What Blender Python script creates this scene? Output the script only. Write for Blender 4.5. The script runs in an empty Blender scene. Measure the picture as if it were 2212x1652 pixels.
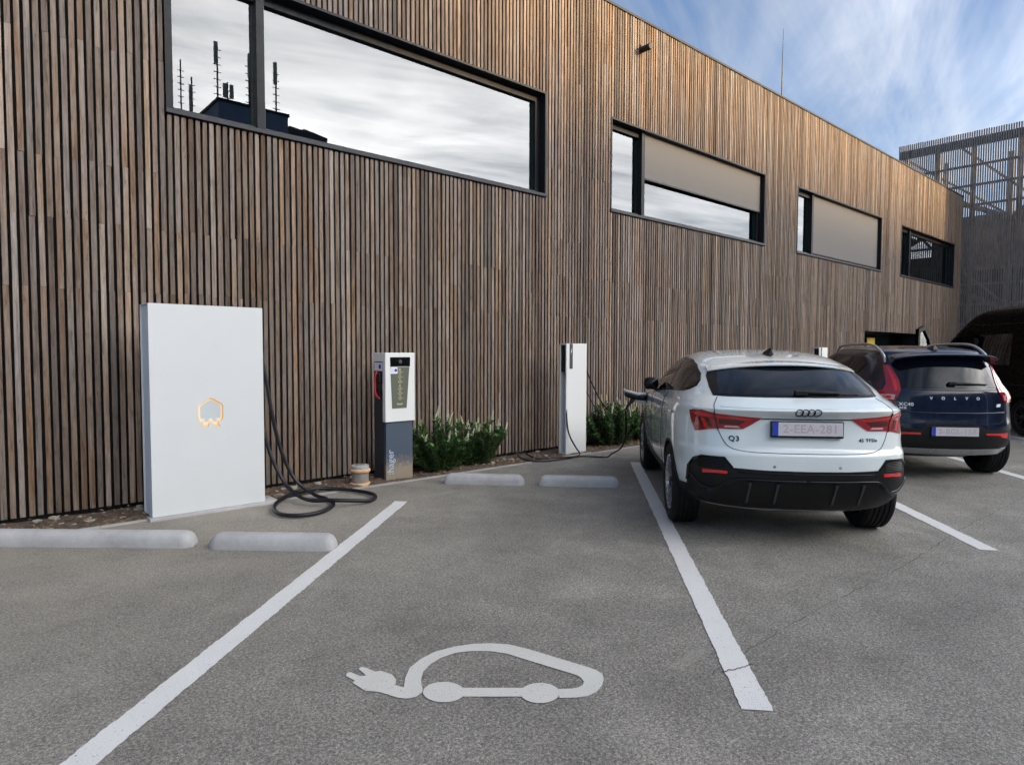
import bpy, bmesh, math, random
import numpy as np
from mathutils import Vector, Matrix, geometry
from mathutils.bvhtree import BVHTree
R_ = math.radians
random.seed(7); np.random.seed(7)
SC = bpy.context.scene
COL = SC.collection

# ------------------------------------------------------------------ camera
CAM_H, CAM_YAW, CAM_PITCH, CAM_ROLL = 1.54, R_(48.66), R_(2.67), R_(0.16)
fw = Vector((math.cos(CAM_YAW)*math.cos(CAM_PITCH), math.sin(CAM_YAW)*math.cos(CAM_PITCH), -math.sin(CAM_PITCH)))
rt = Vector((math.sin(CAM_YAW), -math.cos(CAM_YAW), 0)); up = rt.cross(fw)
rt2 = rt*math.cos(CAM_ROLL)+up*math.sin(CAM_ROLL); up2 = -rt*math.sin(CAM_ROLL)+up*math.cos(CAM_ROLL)
cd = bpy.data.cameras.new('camera'); cam = bpy.data.objects.new('camera', cd); COL.objects.link(cam)
cam.matrix_world = Matrix(((rt2.x, up2.x, -fw.x, 0), (rt2.y, up2.y, -fw.y, 0), (rt2.z, up2.z, -fw.z, CAM_H), (0, 0, 0, 1)))
cd.sensor_width = 36; cd.lens = 36*1400/2211.; cd.clip_start = .05; cd.clip_end = 2000
SC.camera = cam

# ------------------------------------------------------------------ world, sun, exposure
SUN_AZ, SUN_EL = R_(-66), R_(13.4)
wd = bpy.data.worlds.new('World'); SC.world = wd; wd.use_nodes = True
def world_nodes():
    nt = wd.node_tree; N = nt.nodes; L = nt.links; N.clear()
    out = N.new('ShaderNodeOutputWorld'); bg = N.new('ShaderNodeBackground'); bg.inputs[1].default_value = .13
    wd.cycles.sampling_method = 'MANUAL'; wd.cycles.sample_map_resolution = 512
    sky = N.new('ShaderNodeTexSky'); sky.sky_type = 'NISHITA'; sky.sun_disc = False
    sky.sun_elevation = SUN_EL; sky.sun_rotation = math.pi/2-SUN_AZ; sky.air_density = 1.0; sky.dust_density = .6; sky.ozone_density = 1.6
    tc = N.new('ShaderNodeTexCoord'); sep = N.new('ShaderNodeSeparateXYZ'); L.new(tc.outputs['Generated'], sep.inputs[0])
    def m(op, a, b=None, c=None):
        n = N.new('ShaderNodeMath'); n.operation = op
        for i, v in enumerate((a, b, c)):
            if v is None: continue
            if isinstance(v, (int, float)): n.inputs[i].default_value = v
            else: L.new(v, n.inputs[i])
        return n.outputs[0]
    zz = m('ADD', m('MAXIMUM', sep.outputs[2], 0.0), .10)
    px = m('DIVIDE', sep.outputs[0], zz); py = m('DIVIDE', sep.outputs[1], zz)
    cmb = N.new('ShaderNodeCombineXYZ'); L.new(px, cmb.inputs[0]); L.new(py, cmb.inputs[1])
    def streak(ang, sx, sy, det, rough, dist, off):
        mp = N.new('ShaderNodeMapping'); mp.inputs['Rotation'].default_value = (0, 0, -ang); mp.inputs['Scale'].default_value = (1, 1, 1)
        L.new(cmb.outputs[0], mp.inputs[0])
        mp2 = N.new('ShaderNodeMapping'); mp2.inputs['Scale'].default_value = (sx, sy, 1); mp2.inputs['Location'].default_value = (off, off*.7, off*.3)
        L.new(mp.outputs[0], mp2.inputs[0])
        n = N.new('ShaderNodeTexNoise'); n.inputs['Scale'].default_value = 1; n.inputs['Detail'].default_value = det; n.inputs['Roughness'].default_value = rough; n.inputs['Distortion'].default_value = dist
        L.new(mp2.outputs[0], n.inputs[0]); return n.outputs[0]
    a = streak(R_(12), .12, 1.0, 6, .62, .5, 3.1)
    b = streak(R_(24), .55, 2.6, 5, .65, .8, 11.3)
    b2 = streak(R_(24), 1.2, 1.6, 5, .58, .5, 23.3)
    s = m('ADD', m('MULTIPLY', a, .58), m('MULTIPLY', b, .42))
    side = m('MULTIPLY', sep.outputs[1], -1.0)                   # the cloud deck thickens towards the sun side
    sd = m('MAXIMUM', m('ADD', side, .1), 0.0)
    s = m('ADD', s, m('MULTIPLY', m('ADD', m('MULTIPLY', b2, .8), -.12), m('MULTIPLY', sd, .47)))
    mr = N.new('ShaderNodeMapRange'); mr.interpolation_type = 'SMOOTHSTEP'; L.new(s, mr.inputs[0])
    mr.inputs[1].default_value = .36; mr.inputs[2].default_value = .76; mr.inputs[3].default_value = .03; mr.inputs[4].default_value = .92
    # brightness of the lit cloud: towards the sun they glow
    sv = (math.cos(SUN_AZ)*math.cos(SUN_EL), math.sin(SUN_AZ)*math.cos(SUN_EL), math.sin(SUN_EL))
    dp = N.new('ShaderNodeVectorMath'); dp.operation = 'DOT_PRODUCT'; L.new(tc.outputs['Generated'], dp.inputs[0]); dp.inputs[1].default_value = sv
    g = m('POWER', m('MULTIPLY_ADD', dp.outputs['Value'], .5, .5), 6.0)
    cc = N.new('ShaderNodeMix'); cc.data_type = 'RGBA'; L.new(g, cc.inputs[0]); cc.inputs[6].default_value = (.78, .88, 1.06, 1); cc.inputs[7].default_value = (23.6, 23.0, 22.0, 1)
    mx = N.new('ShaderNodeMix'); mx.data_type = 'RGBA'; L.new(mr.outputs[0], mx.inputs[0]); sk2 = N.new('ShaderNodeMix'); sk2.data_type = 'RGBA'; sk2.blend_type = 'MULTIPLY'; sk2.inputs[0].default_value = 1; L.new(sky.outputs[0], sk2.inputs[6]); sk2.inputs[7].default_value = (.235, .32, .43, 1); L.new(sk2.outputs[2], mx.inputs[6]); 
    shade = m('MULTIPLY_ADD', m('ADD', m('MULTIPLY', b2, .8), m('MULTIPLY', b, .2)), 1.15, .36)     # thick and thin parts of the deck
    csc = N.new('ShaderNodeVectorMath'); csc.operation = 'SCALE'; L.new(cc.outputs[2], csc.inputs[0]); L.new(shade, csc.inputs['Scale'])
    L.new(csc.outputs[0], mx.inputs[7])
    L.new(mx.outputs[2], bg.inputs[0]); L.new(bg.outputs[0], out.inputs[0])
world_nodes()
sd = bpy.data.lights.new('sun', 'SUN'); sd.energy = 2.0; sd.angle = R_(4.0); sd.color = (1, .68, .30)
sun = bpy.data.objects.new('sun', sd); COL.objects.link(sun); sun.location = (0, 0, 40)
SUNV = Vector((math.cos(SUN_AZ)*math.cos(SUN_EL), math.sin(SUN_AZ)*math.cos(SUN_EL), math.sin(SUN_EL)))
sun.rotation_euler = SUNV.to_track_quat('Z', 'Y').to_euler()
SC.view_settings.view_transform = 'Standard'; SC.view_settings.look = 'None'; SC.view_settings.gamma = 1
SC.view_settings.exposure = 2.08
SC.render.engine = 'CYCLES'
SC.cycles.max_bounces = 6; SC.cycles.glossy_bounces = 3; SC.cycles.diffuse_bounces = 2; SC.cycles.transparent_max_bounces = 8
SC.cycles.use_denoising = True; SC.cycles.use_adaptive_sampling = True; SC.cycles.adaptive_threshold = .02

# ------------------------------------------------------------------ materials
MATS = {}
def newmat(name):
    m = bpy.data.materials.new(name); m.use_nodes = True; MATS[name] = m
    nt = m.node_tree; return m, nt, nt.nodes, nt.links, nt.nodes['Principled BSDF']
def coords(N, L, scale=(1, 1, 1), rot=(0, 0, 0), src='Position', loc=(0, 0, 0)):
    if src == 'Position': s = N.new('ShaderNodeNewGeometry').outputs['Position']
    else: s = N.new('ShaderNodeTexCoord').outputs[src]
    mp = N.new('ShaderNodeMapping'); mp.inputs['Scale'].default_value = scale; mp.inputs['Rotation'].default_value = rot; mp.inputs['Location'].default_value = loc
    L.new(s, mp.inputs[0]); return mp.outputs[0]
def noise(N, L, vec, scale, detail=4, rough=.55, dist=0):
    n = N.new('ShaderNodeTexNoise'); n.inputs['Scale'].default_value = scale; n.inputs['Detail'].default_value = detail
    n.inputs['Roughness'].default_value = rough; n.inputs['Distortion'].default_value = dist; L.new(vec, n.inputs[0]); return n.outputs[0]
def ramp(N, L, fac, pts):
    r = N.new('ShaderNodeValToRGB'); e = r.color_ramp.elements
    while len(e) > 1: e.remove(e[-1])
    e[0].position = pts[0][0]; c = pts[0][1]; e[0].color = (c, c, c, 1) if isinstance(c, (int, float)) else (*c, 1)
    for p, c in pts[1:]:
        x = e.new(p); x.color = (c, c, c, 1) if isinstance(c, (int, float)) else (*c, 1)
    L.new(fac, r.inputs[0]); return r.outputs[0]
def mixc(N, L, a, b, fac, typ='MIX'):
    m = N.new('ShaderNodeMix'); m.data_type = 'RGBA'; m.blend_type = typ
    for i, v in ((0, fac), (6, a), (7, b)):
        if isinstance(v, (int, float)): m.inputs[i].default_value = v
        elif isinstance(v, tuple): m.inputs[i].default_value = (*v, 1)
        else: L.new(v, m.inputs[i])
    return m.outputs[2]
def bump(N, L, p, h, strength, dist):
    b = N.new('ShaderNodeBump'); b.inputs['Strength'].default_value = strength; b.inputs['Distance'].default_value = dist
    L.new(h, b.inputs['Height']); L.new(b.outputs[0], p.inputs['Normal'])
def plain(name, col, rough=.5, metal=0, coat=0, spec=.5, var=.12, vscale=6, emit=None, bumpk=0, bscale=60):
    m, nt, N, L, p = newmat(name)
    v = coords(N, L); n = noise(N, L, v, vscale, 5, .6)
    a = tuple(c*(1-var) for c in col); b = tuple(min(1, c*(1+var)) for c in col)
    L.new(mixc(N, L, a, b, n), p.inputs['Base Color'])
    r = ramp(N, L, noise(N, L, v, vscale*3, 3), [(.3, max(0, rough-.06)), (.7, min(1, rough+.06))]); L.new(r, p.inputs['Roughness'])
    p.inputs['Metallic'].default_value = metal; p.inputs['Coat Weight'].default_value = coat; p.inputs['Coat Roughness'].default_value = .03
    p.inputs['Specular IOR Level'].default_value = spec
    if emit: p.inputs['Emission Color'].default_value = (*emit[0], 1); p.inputs['Emission Strength'].default_value = emit[1]
    if bumpk: bump(N, L, p, noise(N, L, v, bscale, 4, .6), bumpk, .01)
    return m

def mk_asphalt():
    m, nt, N, L, p = newmat('asphalt')
    v = coords(N, L)
    n1 = noise(N, L, v, 75, 3, .75); n2 = noise(N, L, v, 190, 2, .7)
    vo = N.new('ShaderNodeTexVoronoi'); vo.inputs['Scale'].default_value = 85; L.new(v, vo.inputs[0])
    grain = mixc(N, L, n1, n2, .45)
    g = ramp(N, L, grain, [(.33, (.045, .044, .042)), (.46, (.185, .177, .164)), (.55, (.30, .288, .266)), (.68, (.60, .58, .54))])
    st = ramp(N, L, vo.outputs['Color'], [(0, .35), (.35, .75), (.6, 1.1), (.85, 1.35), (.97, 1.6), (1, 2.6)])
    g = mixc(N, L, g, st, .5, 'MULTIPLY')
    # dusty pale patches and darker worn wheel paths
    d1 = noise(N, L, v, .55, 4, .6, .6); d2 = noise(N, L, v, 2.3, 5, .65, .4)
    dd = mixc(N, L, d1, d2, .4)
    dust = ramp(N, L, dd, [(.34, .68), (.44, .9), (.52, 1.04), (.64, 1.36)])
    g = mixc(N, L, g, dust, 1.0, 'MULTIPLY')
    sp = N.new('ShaderNodeSeparateXYZ'); L.new(v, sp.inputs[0])
    # sandy film near the planting bed, fading out with distance from it
    mr = N.new('ShaderNodeMapRange'); L.new(sp.outputs[1], mr.inputs[0]); mr.inputs[1].default_value = 2.6; mr.inputs[2].default_value = 6.6
    mr2 = N.new('ShaderNodeMapRange'); L.new(sp.outputs[0], mr2.inputs[0]); mr2.inputs[1].default_value = 9; mr2.inputs[2].default_value = 1.5
    fm = N.new('ShaderNodeMath'); fm.operation = 'MULTIPLY'; L.new(mr.outputs[0], fm.inputs[0]); L.new(mr2.outputs[0], fm.inputs[1])
    fm2 = N.new('ShaderNodeMath'); fm2.operation = 'MULTIPLY'; L.new(fm.outputs[0], fm2.inputs[0]); L.new(ramp(N, L, d2, [(.3, .25), (.65, .9)]), fm2.inputs[1])
    sand = mixc(N, L, (.21, .19, .16), (.36, .33, .275), n1)
    g = mixc(N, L, g, sand, fm2.outputs[0])
    # pale curved tyre scrapes
    wv = N.new('ShaderNodeTexWave'); wv.wave_type = 'RINGS'; wv.inputs['Scale'].default_value = .55; wv.inputs['Distortion'].default_value = 2.2; wv.inputs['Detail'].default_value = 3; wv.inputs['Detail Scale'].default_value = .6
    L.new(coords(N, L, loc=(-3.0, -3.2, 0)), wv.inputs[0])
    scr = ramp(N, L, wv.outputs[1], [(.93, 0.0), (1.0, 1.0)])
    msk = ramp(N, L, noise(N, L, v, .8, 3), [(.58, 0.0), (.68, .3)])
    sm = N.new('ShaderNodeMath'); sm.operation = 'MULTIPLY'; L.new(scr, sm.inputs[0]); L.new(msk, sm.inputs[1])
    g = mixc(N, L, g, (.36, .34, .31), sm.outputs[0])
    g = mixc(N, L, g, (1.04, 1.01, .96), 1.0, 'MULTIPLY')
    L.new(g, p.inputs['Base Color']); p.inputs['Roughness'].default_value = .82; p.inputs['Specular IOR Level'].default_value = .35
    bump(N, L, p, grain, .9, .014)
mk_asphalt()
def mk_paint(name, c, wear):
    m, nt, N, L, p = newmat(name)
    v = coords(N, L)
    n = noise(N, L, v, 120, 3, .7); n2 = noise(N, L, v, 5, 5, .7)
    base = mixc(N, L, tuple(x*.82 for x in c), c, n2)
    base = mixc(N, L, base, tuple(x*.9 for x in c), ramp(N, L, n, [(.3, 1.0), (.45, 0.0)]))
    w = noise(N, L, v, 60, 6, .75)
    L.new(mixc(N, L, base, (.16, .155, .15), ramp(N, L, w, [(wear, 1.0), (wear+.05, 0.0)])), p.inputs['Base Color'])
    p.inputs['Roughness'].default_value = .75
    bump(N, L, p, n, .5, .008)
mk_paint('line_paint', (.72, .71, .685), .335); mk_paint('symbol_paint', (.62, .605, .555), .335)
def mk_concrete(name, a, b, sc=14):
    m, nt, N, L, p = newmat(name)
    v = coords(N, L); n = noise(N, L, v, sc, 6, .65); s = noise(N, L, v, 160, 2, .5); d = noise(N, L, v, 2.2, 4, .6)
    c = mixc(N, L, a, b, n); c = mixc(N, L, c, ramp(N, L, s, [(.26, .45), (.36, 1.0)]), .8, 'MULTIPLY')
    c = mixc(N, L, c, ramp(N, L, d, [(.35, .78), (.6, 1.05)]), .8, 'MULTIPLY')
    L.new(c, p.inputs['Base Color']); p.inputs['Roughness'].default_value = .85; bump(N, L, p, s, .3, .003)
mk_concrete('concrete_grey', (.335, .33, .325), (.49, .485, .48)); mk_concrete('concrete_kerb', (.28, .275, .26), (.40, .39, .37))
def mk_soil():
    m, nt, N, L, p = newmat('soil')
    v = coords(N, L); n = noise(N, L, v, 22, 8, .7); n2 = noise(N, L, v, 90, 3, .6)
    c = ramp(N, L, n, [(.3, (.035, .024, .017)), (.5, (.10, .068, .046)), (.7, (.19, .135, .092))])
    c = mixc(N, L, c, ramp(N, L, n2, [(.3, .6), (.7, 1.3)]), .8, 'MULTIPLY')
    L.new(c, p.inputs['Base Color']); p.inputs['Roughness'].default_value = .95; bump(N, L, p, mixc(N, L, n, n2, .4), 1, .03)
mk_soil()
def mk_wood(name, attr=True, base=(.24, .18, .13)):
    m, nt, N, L, p = newmat(name)
    if attr:
        at = N.new('ShaderNodeAttribute'); at.attribute_name = 'tint'; c = at.outputs['Color']
        tv = N.new('ShaderNodeVectorMath'); tv.operation = 'MULTIPLY_ADD'; g = N.new('ShaderNodeNewGeometry')
        L.new(at.outputs['Color'], tv.inputs[0]); tv.inputs[1].default_value = (9, 7, 21); L.new(g.outputs['Position'], tv.inputs[2]); vec = tv.outputs[0]
    else:
        c = None; vec = N.new('ShaderNodeNewGeometry').outputs['Position']
    def mp(s):
        q = N.new('ShaderNodeMapping'); q.inputs['Scale'].default_value = s; L.new(vec, q.inputs[0]); return q.outputs[0]
    g1 = noise(N, L, mp((70, 70, 2.2)), 1, 6, .65, .6); g2 = noise(N, L, mp((260, 260, 5)), 1, 3, .6); st = noise(N, L, mp((7, 7, .9)), 1, 5, .65, .3)
    kn = N.new('ShaderNodeTexVoronoi'); kn.inputs['Scale'].default_value = 1; L.new(mp((16, 16, 3.2)), kn.inputs[0])
    col = c if attr else mixc(N, L, base, tuple(x*1.2 for x in base), g1)
    col = mixc(N, L, col, ramp(N, L, g1, [(.28, .50), (.5, .98), (.72, 1.35)]), .85, 'MULTIPLY')
    col = mixc(N, L, col, ramp(N, L, g2, [(.3, .75), (.65, 1.12)]), .7, 'MULTIPLY')
    # silver-grey weathering against redder sheltered wood
    grey = N.new('ShaderNodeHueSaturation'); grey.inputs['Saturation'].default_value = .55; grey.inputs['Value'].default_value = 1.08; L.new(col, grey.inputs['Color'])
    col = mixc(N, L, col, grey.outputs[0], ramp(N, L, st, [(.4, 0.0), (.6, .85)]))
    col = mixc(N, L, col, ramp(N, L, st, [(.30, .55), (.44, 1.0)]), .85, 'MULTIPLY')
    st2 = noise(N, L, mp((30, 30, 4.5)), 1, 5, .7, .5)
    col = mixc(N, L, col, ramp(N, L, st2, [(.32, .5), (.46, .95), (.60, 1.1), (.72, 1.5)]), .8, 'MULTIPLY')
    col = mixc(N, L, col, ramp(N, L, kn.outputs['Distance'], [(.035, .3), (.09, 1.0)]), .8, 'MULTIPLY')
    L.new(col, p.inputs['Base Color']); p.inputs['Roughness'].default_value = .78; p.inputs['Specular IOR Level'].default_value = .3
    bump(N, L, p, mixc(N, L, g1, g2, .5), .55, .004)
mk_wood('wood_slat'); mk_wood('wood_screen', False, (.215, .19, .18)); mk_wood('wood_inner', False, (.26, .19, .125))
plain('membrane', (.008, .008, .009), .9, var=.2)
plain('frame_black', (.007, .008, .011), .5, var=.15, spec=.25)
plain('frame_sill', (.028, .029, .035), .5, var=.1, spec=.3)
plain('coping', (.03, .031, .036), .6, spec=.2)
def mk_glass(name, tint, refl, trans, top=1.0, wob=.0):
    m, nt, N, L, p = newmat(name); N.remove(p); out = N['Material Output']
    v = coords(N, L, (.5, .5, .5))
    gl = N.new('ShaderNodeBsdfGlossy'); gl.inputs['Roughness'].default_value = .0; gl.inputs['Color'].default_value = (*tint, 1)
    tr = N.new('ShaderNodeBsdfTransparent'); tr.inputs['Color'].default_value = (*trans, 1)
    lw = N.new('ShaderNodeFresnel'); lw.inputs['IOR'].default_value = 1.5
    mr = N.new('ShaderNodeMapRange'); L.new(lw.outputs[0], mr.inputs[0]); mr.inputs[1].default_value = .04; mr.inputs[2].default_value = 1; mr.inputs[3].default_value = refl; mr.inputs[4].default_value = top
    mx = N.new('ShaderNodeMixShader'); L.new(mr.outputs[0], mx.inputs[0]); L.new(tr.outputs[0], mx.inputs[1]); L.new(gl.outputs[0], mx.inputs[2])
    L.new(mx.outputs[0], out.inputs[0])
mk_glass('window_glass', (.94, .97, 1.02), .09, (.45, .62, .60))
mk_glass('door_glass', (.8, .85, .9), .02, (.50, .58, .54), .12)
plain('interior_dark', (.05, .065, .065), .8)
plain('interior_edge', (.14, .26, .25), .3)
plain('blind_fabric', (.15, .140, .132), .9, var=.06, vscale=300, bumpk=.3, bscale=700)
plain('white_metal', (.57, .585, .59), .42, var=.03, vscale=3, bumpk=.04, bscale=300)
plain('white_blue_lit', (.56, .63, .72), .5, var=.03)  # white with the bluish light on the side faces put into its colour
plain('white_plastic', (.68, .68, .665), .35, var=.02)
def mk_slate():
    m, nt, N, L, p = newmat('slate_post')
    v = coords(N, L); sp = N.new('ShaderNodeSeparateXYZ'); L.new(v, sp.inputs[0])
    n = noise(N, L, v, 26, 6, .7)
    ad = N.new('ShaderNodeMath'); ad.operation = 'MULTIPLY_ADD'; L.new(n, ad.inputs[0]); ad.inputs[1].default_value = -.32; L.new(sp.outputs[2], ad.inputs[2])
    f = ramp(N, L, ad.outputs[0], [(0, .95), (.06, .45), (.16, 0.0)])     # splashed mud on the foot
    L.new(mixc(N, L, (.05, .068, .098), (.25, .205, .15), f), p.inputs['Base Color']); p.inputs['Roughness'].default_value = .55
    bump(N, L, p, noise(N, L, v, 500, 2), .12, .003)
mk_slate()
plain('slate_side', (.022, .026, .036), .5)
plain('panel_olive', (.105, .112, .085), .4, var=.04)
plain('black_plastic', (.007, .007, .008), .42, var=.2, spec=.35)
plain('black_gloss', (.004, .004, .005), .12, spec=.3)
plain('dark_grey', (.045, .047, .05), .5)
plain('rubber', (.006, .007, .011), .4, var=.2, spec=.4)
plain('red_plastic', (.55, .02, .03), .35)
plain('sticker_white', (.72, .72, .80), .4, var=.02); plain('sticker_blue', (.03, .04, .33), .4)
plain('gold_print', (.62, .55, .27), .45, var=.03); plain('light_print', (.36, .43, .52), .5, var=.03)
plain('pipe_grey', (.21, .185, .16), .7, var=.35, vscale=18); plain('pipe_orange', (.62, .36, .17), .6, var=.2, vscale=14); plain('pipe_lid', (.33, .33, .32), .6, var=.3, vscale=22)
plain('leaf', (.042, .095, .028), .32, var=.5, vscale=26); plain('leaf_young', (.10, .20, .045), .35, var=.35, vscale=26); plain('stem', (.07, .05, .03), .8)
plain('flower', (.62, .63, .45), .7, var=.15)
plain('stone', (.26, .235, .20), .9, var=.45, vscale=9, bumpk=.5); plain('dead_leaf', (.26, .17, .09), .85, var=.5, vscale=30)
plain('car_white', (.70, .755, .75), .2, coat=1, var=.015, spec=.5)
plain('car_navy', (.003, .0065, .020), .2, coat=.35, var=.04, spec=.4)
plain('car_black', (.0015, .0015, .0015), .26, spec=.035)
plain('car_glass', (.003, .005, .008), .02, spec=.42, var=.1)
plain('crack_dark', (.06, .055, .05), .9, var=.4, vscale=30); plain('seam', (.006, .006, .007), .7)
plain('matt_black', (.006, .006, .0065), .5, var=.15, spec=.3)
plain('letter_silver', (.75, .77, .80), .3, metal=.2); plain('chrome', (.62, .64, .67), .12, metal=1); plain('silver', (.48, .50, .52), .32, metal=.85)
plain('lamp_red', (.30, .004, .010), .08, coat=1, var=.08); plain('lamp_dark', (.055, .001, .003), .07, coat=1); plain('lamp_bright', (.62, .012, .016), .12, coat=1); plain('lamp_clear', (.55, .32, .32), .12, coat=1)
plain('tyre', (.0075, .0075, .008), .75, var=.3, vscale=20, spec=.3); plain('rim_silver', (.50, .51, .52), .25, metal=.9); plain('rim_dark', (.02, .02, .022), .3, metal=.5)
plain('plate_white', (.58, .55, .57), .4, var=.02); plain('plate_blue', (.02, .05, .42), .4); plain('plate_print', (.47, .38, .40), .5); plain('badge_grey', (.42, .43, .45), .3, metal=.7)
plain('brick_slate', (.36, .43, .60), .85, var=.3, vscale=3); plain('plaster_grey', (.16, .155, .165), .85, var=.12, vscale=1.2)
plain('antenna_pale', (.72, .74, .58), .5); plain('mast_dark', (.05, .05, .055), .6)
plain('yellow_reflection', (.62, .42, .02), .5, var=.3)
plain('led_deep', (.5, .3, .12), .5, emit=((1, .36, .05), .14)); plain('led_orange', (.5, .4, .2), .5, emit=((1, .45, .09), .17)); plain('led_pale', (.5, .5, .42), .5, emit=((1, .70, .32), .09))
plain('halo_plate', (.48, .52, .54), .5, var=.01)

# ------------------------------------------------------------------ object helpers
def tag(o, label=None, cat=None, group=None, kind=None):
    if label: o['label'] = label
    if cat: o['category'] = cat
    if group: o['group'] = group
    if kind: o['kind'] = kind
    return o
def empty(name, loc=(0, 0, 0), rz=0, label=None, cat=None, group=None):
    o = bpy.data.objects.new(name, None); COL.objects.link(o); o.location = loc; o.rotation_euler = (0, 0, rz); o.empty_display_size = .2
    return tag(o, label, cat, group)
def mesh(name, V, F, mat, parent=None, smooth=False, world=True, mats=None, fm=None):
    """one mesh object; world=True: V in world space and the parent is an unrotated Empty"""
    me = bpy.data.meshes.new(name)
    off = Vector((0, 0, 0))
    if world:
        q = parent
        while q: off += q.location; q = q.parent
    me.from_pydata([tuple(Vector(v)-off) for v in V] if world else [tuple(v) for v in V], [], [tuple(f) for f in F]); me.update()
    for k in (mats or [mat]): me.materials.append(MATS[k])
    if fm: me.polygons.foreach_set('material_index', fm)
    if smooth: me.polygons.foreach_set('use_smooth', [True]*len(me.polygons))
    o = bpy.data.objects.new(name, me); COL.objects.link(o); o.parent = parent
    return o
class MB:
    def __init__(s): s.V = []; s.F = []
    def add(s, V, F):
        b = len(s.V); s.V += [tuple(v) for v in V]; s.F += [tuple(b+i for i in f) for f in F]; return s
    def box(s, x0, x1, y0, y1, z0, z1, c=0):
        if c <= 0:
            return s.add([(x, y, z) for z in (z0, z1) for y in (y0, y1) for x in (x0, x1)], [(0, 2, 3, 1), (4, 5, 7, 6), (0, 1, 5, 4), (2, 6, 7, 3), (0, 4, 6, 2), (1, 3, 7, 5)])
        bm = bmesh.new(); bmesh.ops.create_cube(bm, size=1)
        for v in bm.verts: v.co = Vector(((x0+x1)/2+v.co.x*(x1-x0), (y0+y1)/2+v.co.y*(y1-y0), (z0+z1)/2+v.co.z*(z1-z0)))
        bmesh.ops.bevel(bm, geom=bm.edges[:], offset=c, segments=2, affect='EDGES', profile=.5)
        bm.verts.index_update(); r = s.add([v.co[:] for v in bm.verts], [[v.index for v in f.verts] for f in bm.faces]); bm.free(); return r
    def tube(s, P, r, n=8, caps=True):
        P = [Vector(p) for p in P]; rings = []; prev = None
        for i, p in enumerate(P):
            t = (P[min(i+1, len(P)-1)]-P[max(i-1, 0)]).normalized()
            if prev is None: prev = t.orthogonal().normalized()
            u = (prev-t*prev.dot(t)); u = u.normalized() if u.length > 1e-6 else t.orthogonal().normalized(); prev = u; w = t.cross(u)
            ri = r[i] if isinstance(r, (list, tuple)) else r
            rings.append([p+(u*math.cos(2*math.pi*k/n)+w*math.sin(2*math.pi*k/n))*ri for k in range(n)])
        V = [v for g in rings for v in g]; F = []
        for i in range(len(P)-1):
            for k in range(n): F.append((i*n+k, i*n+(k+1) % n, (i+1)*n+(k+1) % n, (i+1)*n+k))
        if caps: F += [tuple(range(n))[::-1], tuple(range((len(P)-1)*n, len(P)*n))]
        return s.add(V, F)
    def lathe(s, prof, o=(0, 0, 0), n=24, axis='z'):
        V = []; F = []; m = len(prof)
        for k in range(n):
            a = 2*math.pi*k/n
            for r, h in prof:
                q = (r*math.cos(a), r*math.sin(a), h) if axis == 'z' else (r*math.cos(a), h, r*math.sin(a))
                V.append((o[0]+q[0], o[1]+q[1], o[2]+q[2]))
        for k in range(n):
            for i in range(m-1):
                a, b = k*m+i, ((k+1) % n)*m+i
                F.append((a, b, b+1, a+1) if axis == 'z' else (a, a+1, b+1, b))
        return s.add(V, F)
    def prism(s, P, d):
        """P: planar polygon of 3D points, extruded by vector d"""
        n = len(P); d = Vector(d)
        return s.add([Vector(p) for p in P]+[Vector(p)+d for p in P], [tuple(range(n))[::-1], tuple(range(n, 2*n))]+[(i, (i+1) % n, n+(i+1) % n, n+i) for i in range(n)])
    def beam(s, a, b, w, h, upv=(0, 0, 1)):
        a = Vector(a); b = Vector(b); t = (b-a).normalized(); u = t.cross(Vector(upv)).normalized(); v = u.cross(t)
        P = [a+u*i*w/2+v*j*h/2 for i, j in ((-1, -1), (1, -1), (1, 1), (-1, 1))]
        return s.prism(P, b-a)
    def obj(s, name, mat, parent=None, **k):
        return mesh(name, s.V, s.F, mat, parent, **k)
def catmull(P, n=10, closed=False):
    P = [Vector(p) for p in P]; out = []; m = len(P)
    for i in range(m if closed else m-1):
        a, b, c, d = (P[(i+k) % m] if closed else P[max(0, min(m-1, i+k))] for k in (-1, 0, 1, 2))
        for j in range(n):
            t = j/n; out.append(.5*((2*b)+(c-a)*t+(2*a-5*b+4*c-d)*t*t+(3*b-a-3*c+d)*t**3))
    if not closed: out.append(P[-1])
    return out
def text_mesh(body, size, extrude=.001, align='CENTER', bold=0, shear=0, spacing=1.0):
    cu = bpy.data.curves.new('txt', 'FONT'); cu.body = body; cu.size = size; cu.extrude = extrude; cu.align_x = align; cu.align_y = 'CENTER'; cu.offset = bold; cu.shear = shear; cu.space_character = spacing; cu.resolution_u = 3
    o = bpy.data.objects.new('txt', cu); COL.objects.link(o); dg = bpy.context.evaluated_depsgraph_get()
    me = o.evaluated_get(dg).to_mesh(); V = [v.co[:] for v in me.vertices]; F = [tuple(p.vertices) for p in me.polygons]
    bpy.data.objects.remove(o); bpy.data.curves.remove(cu); return V, F
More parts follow.
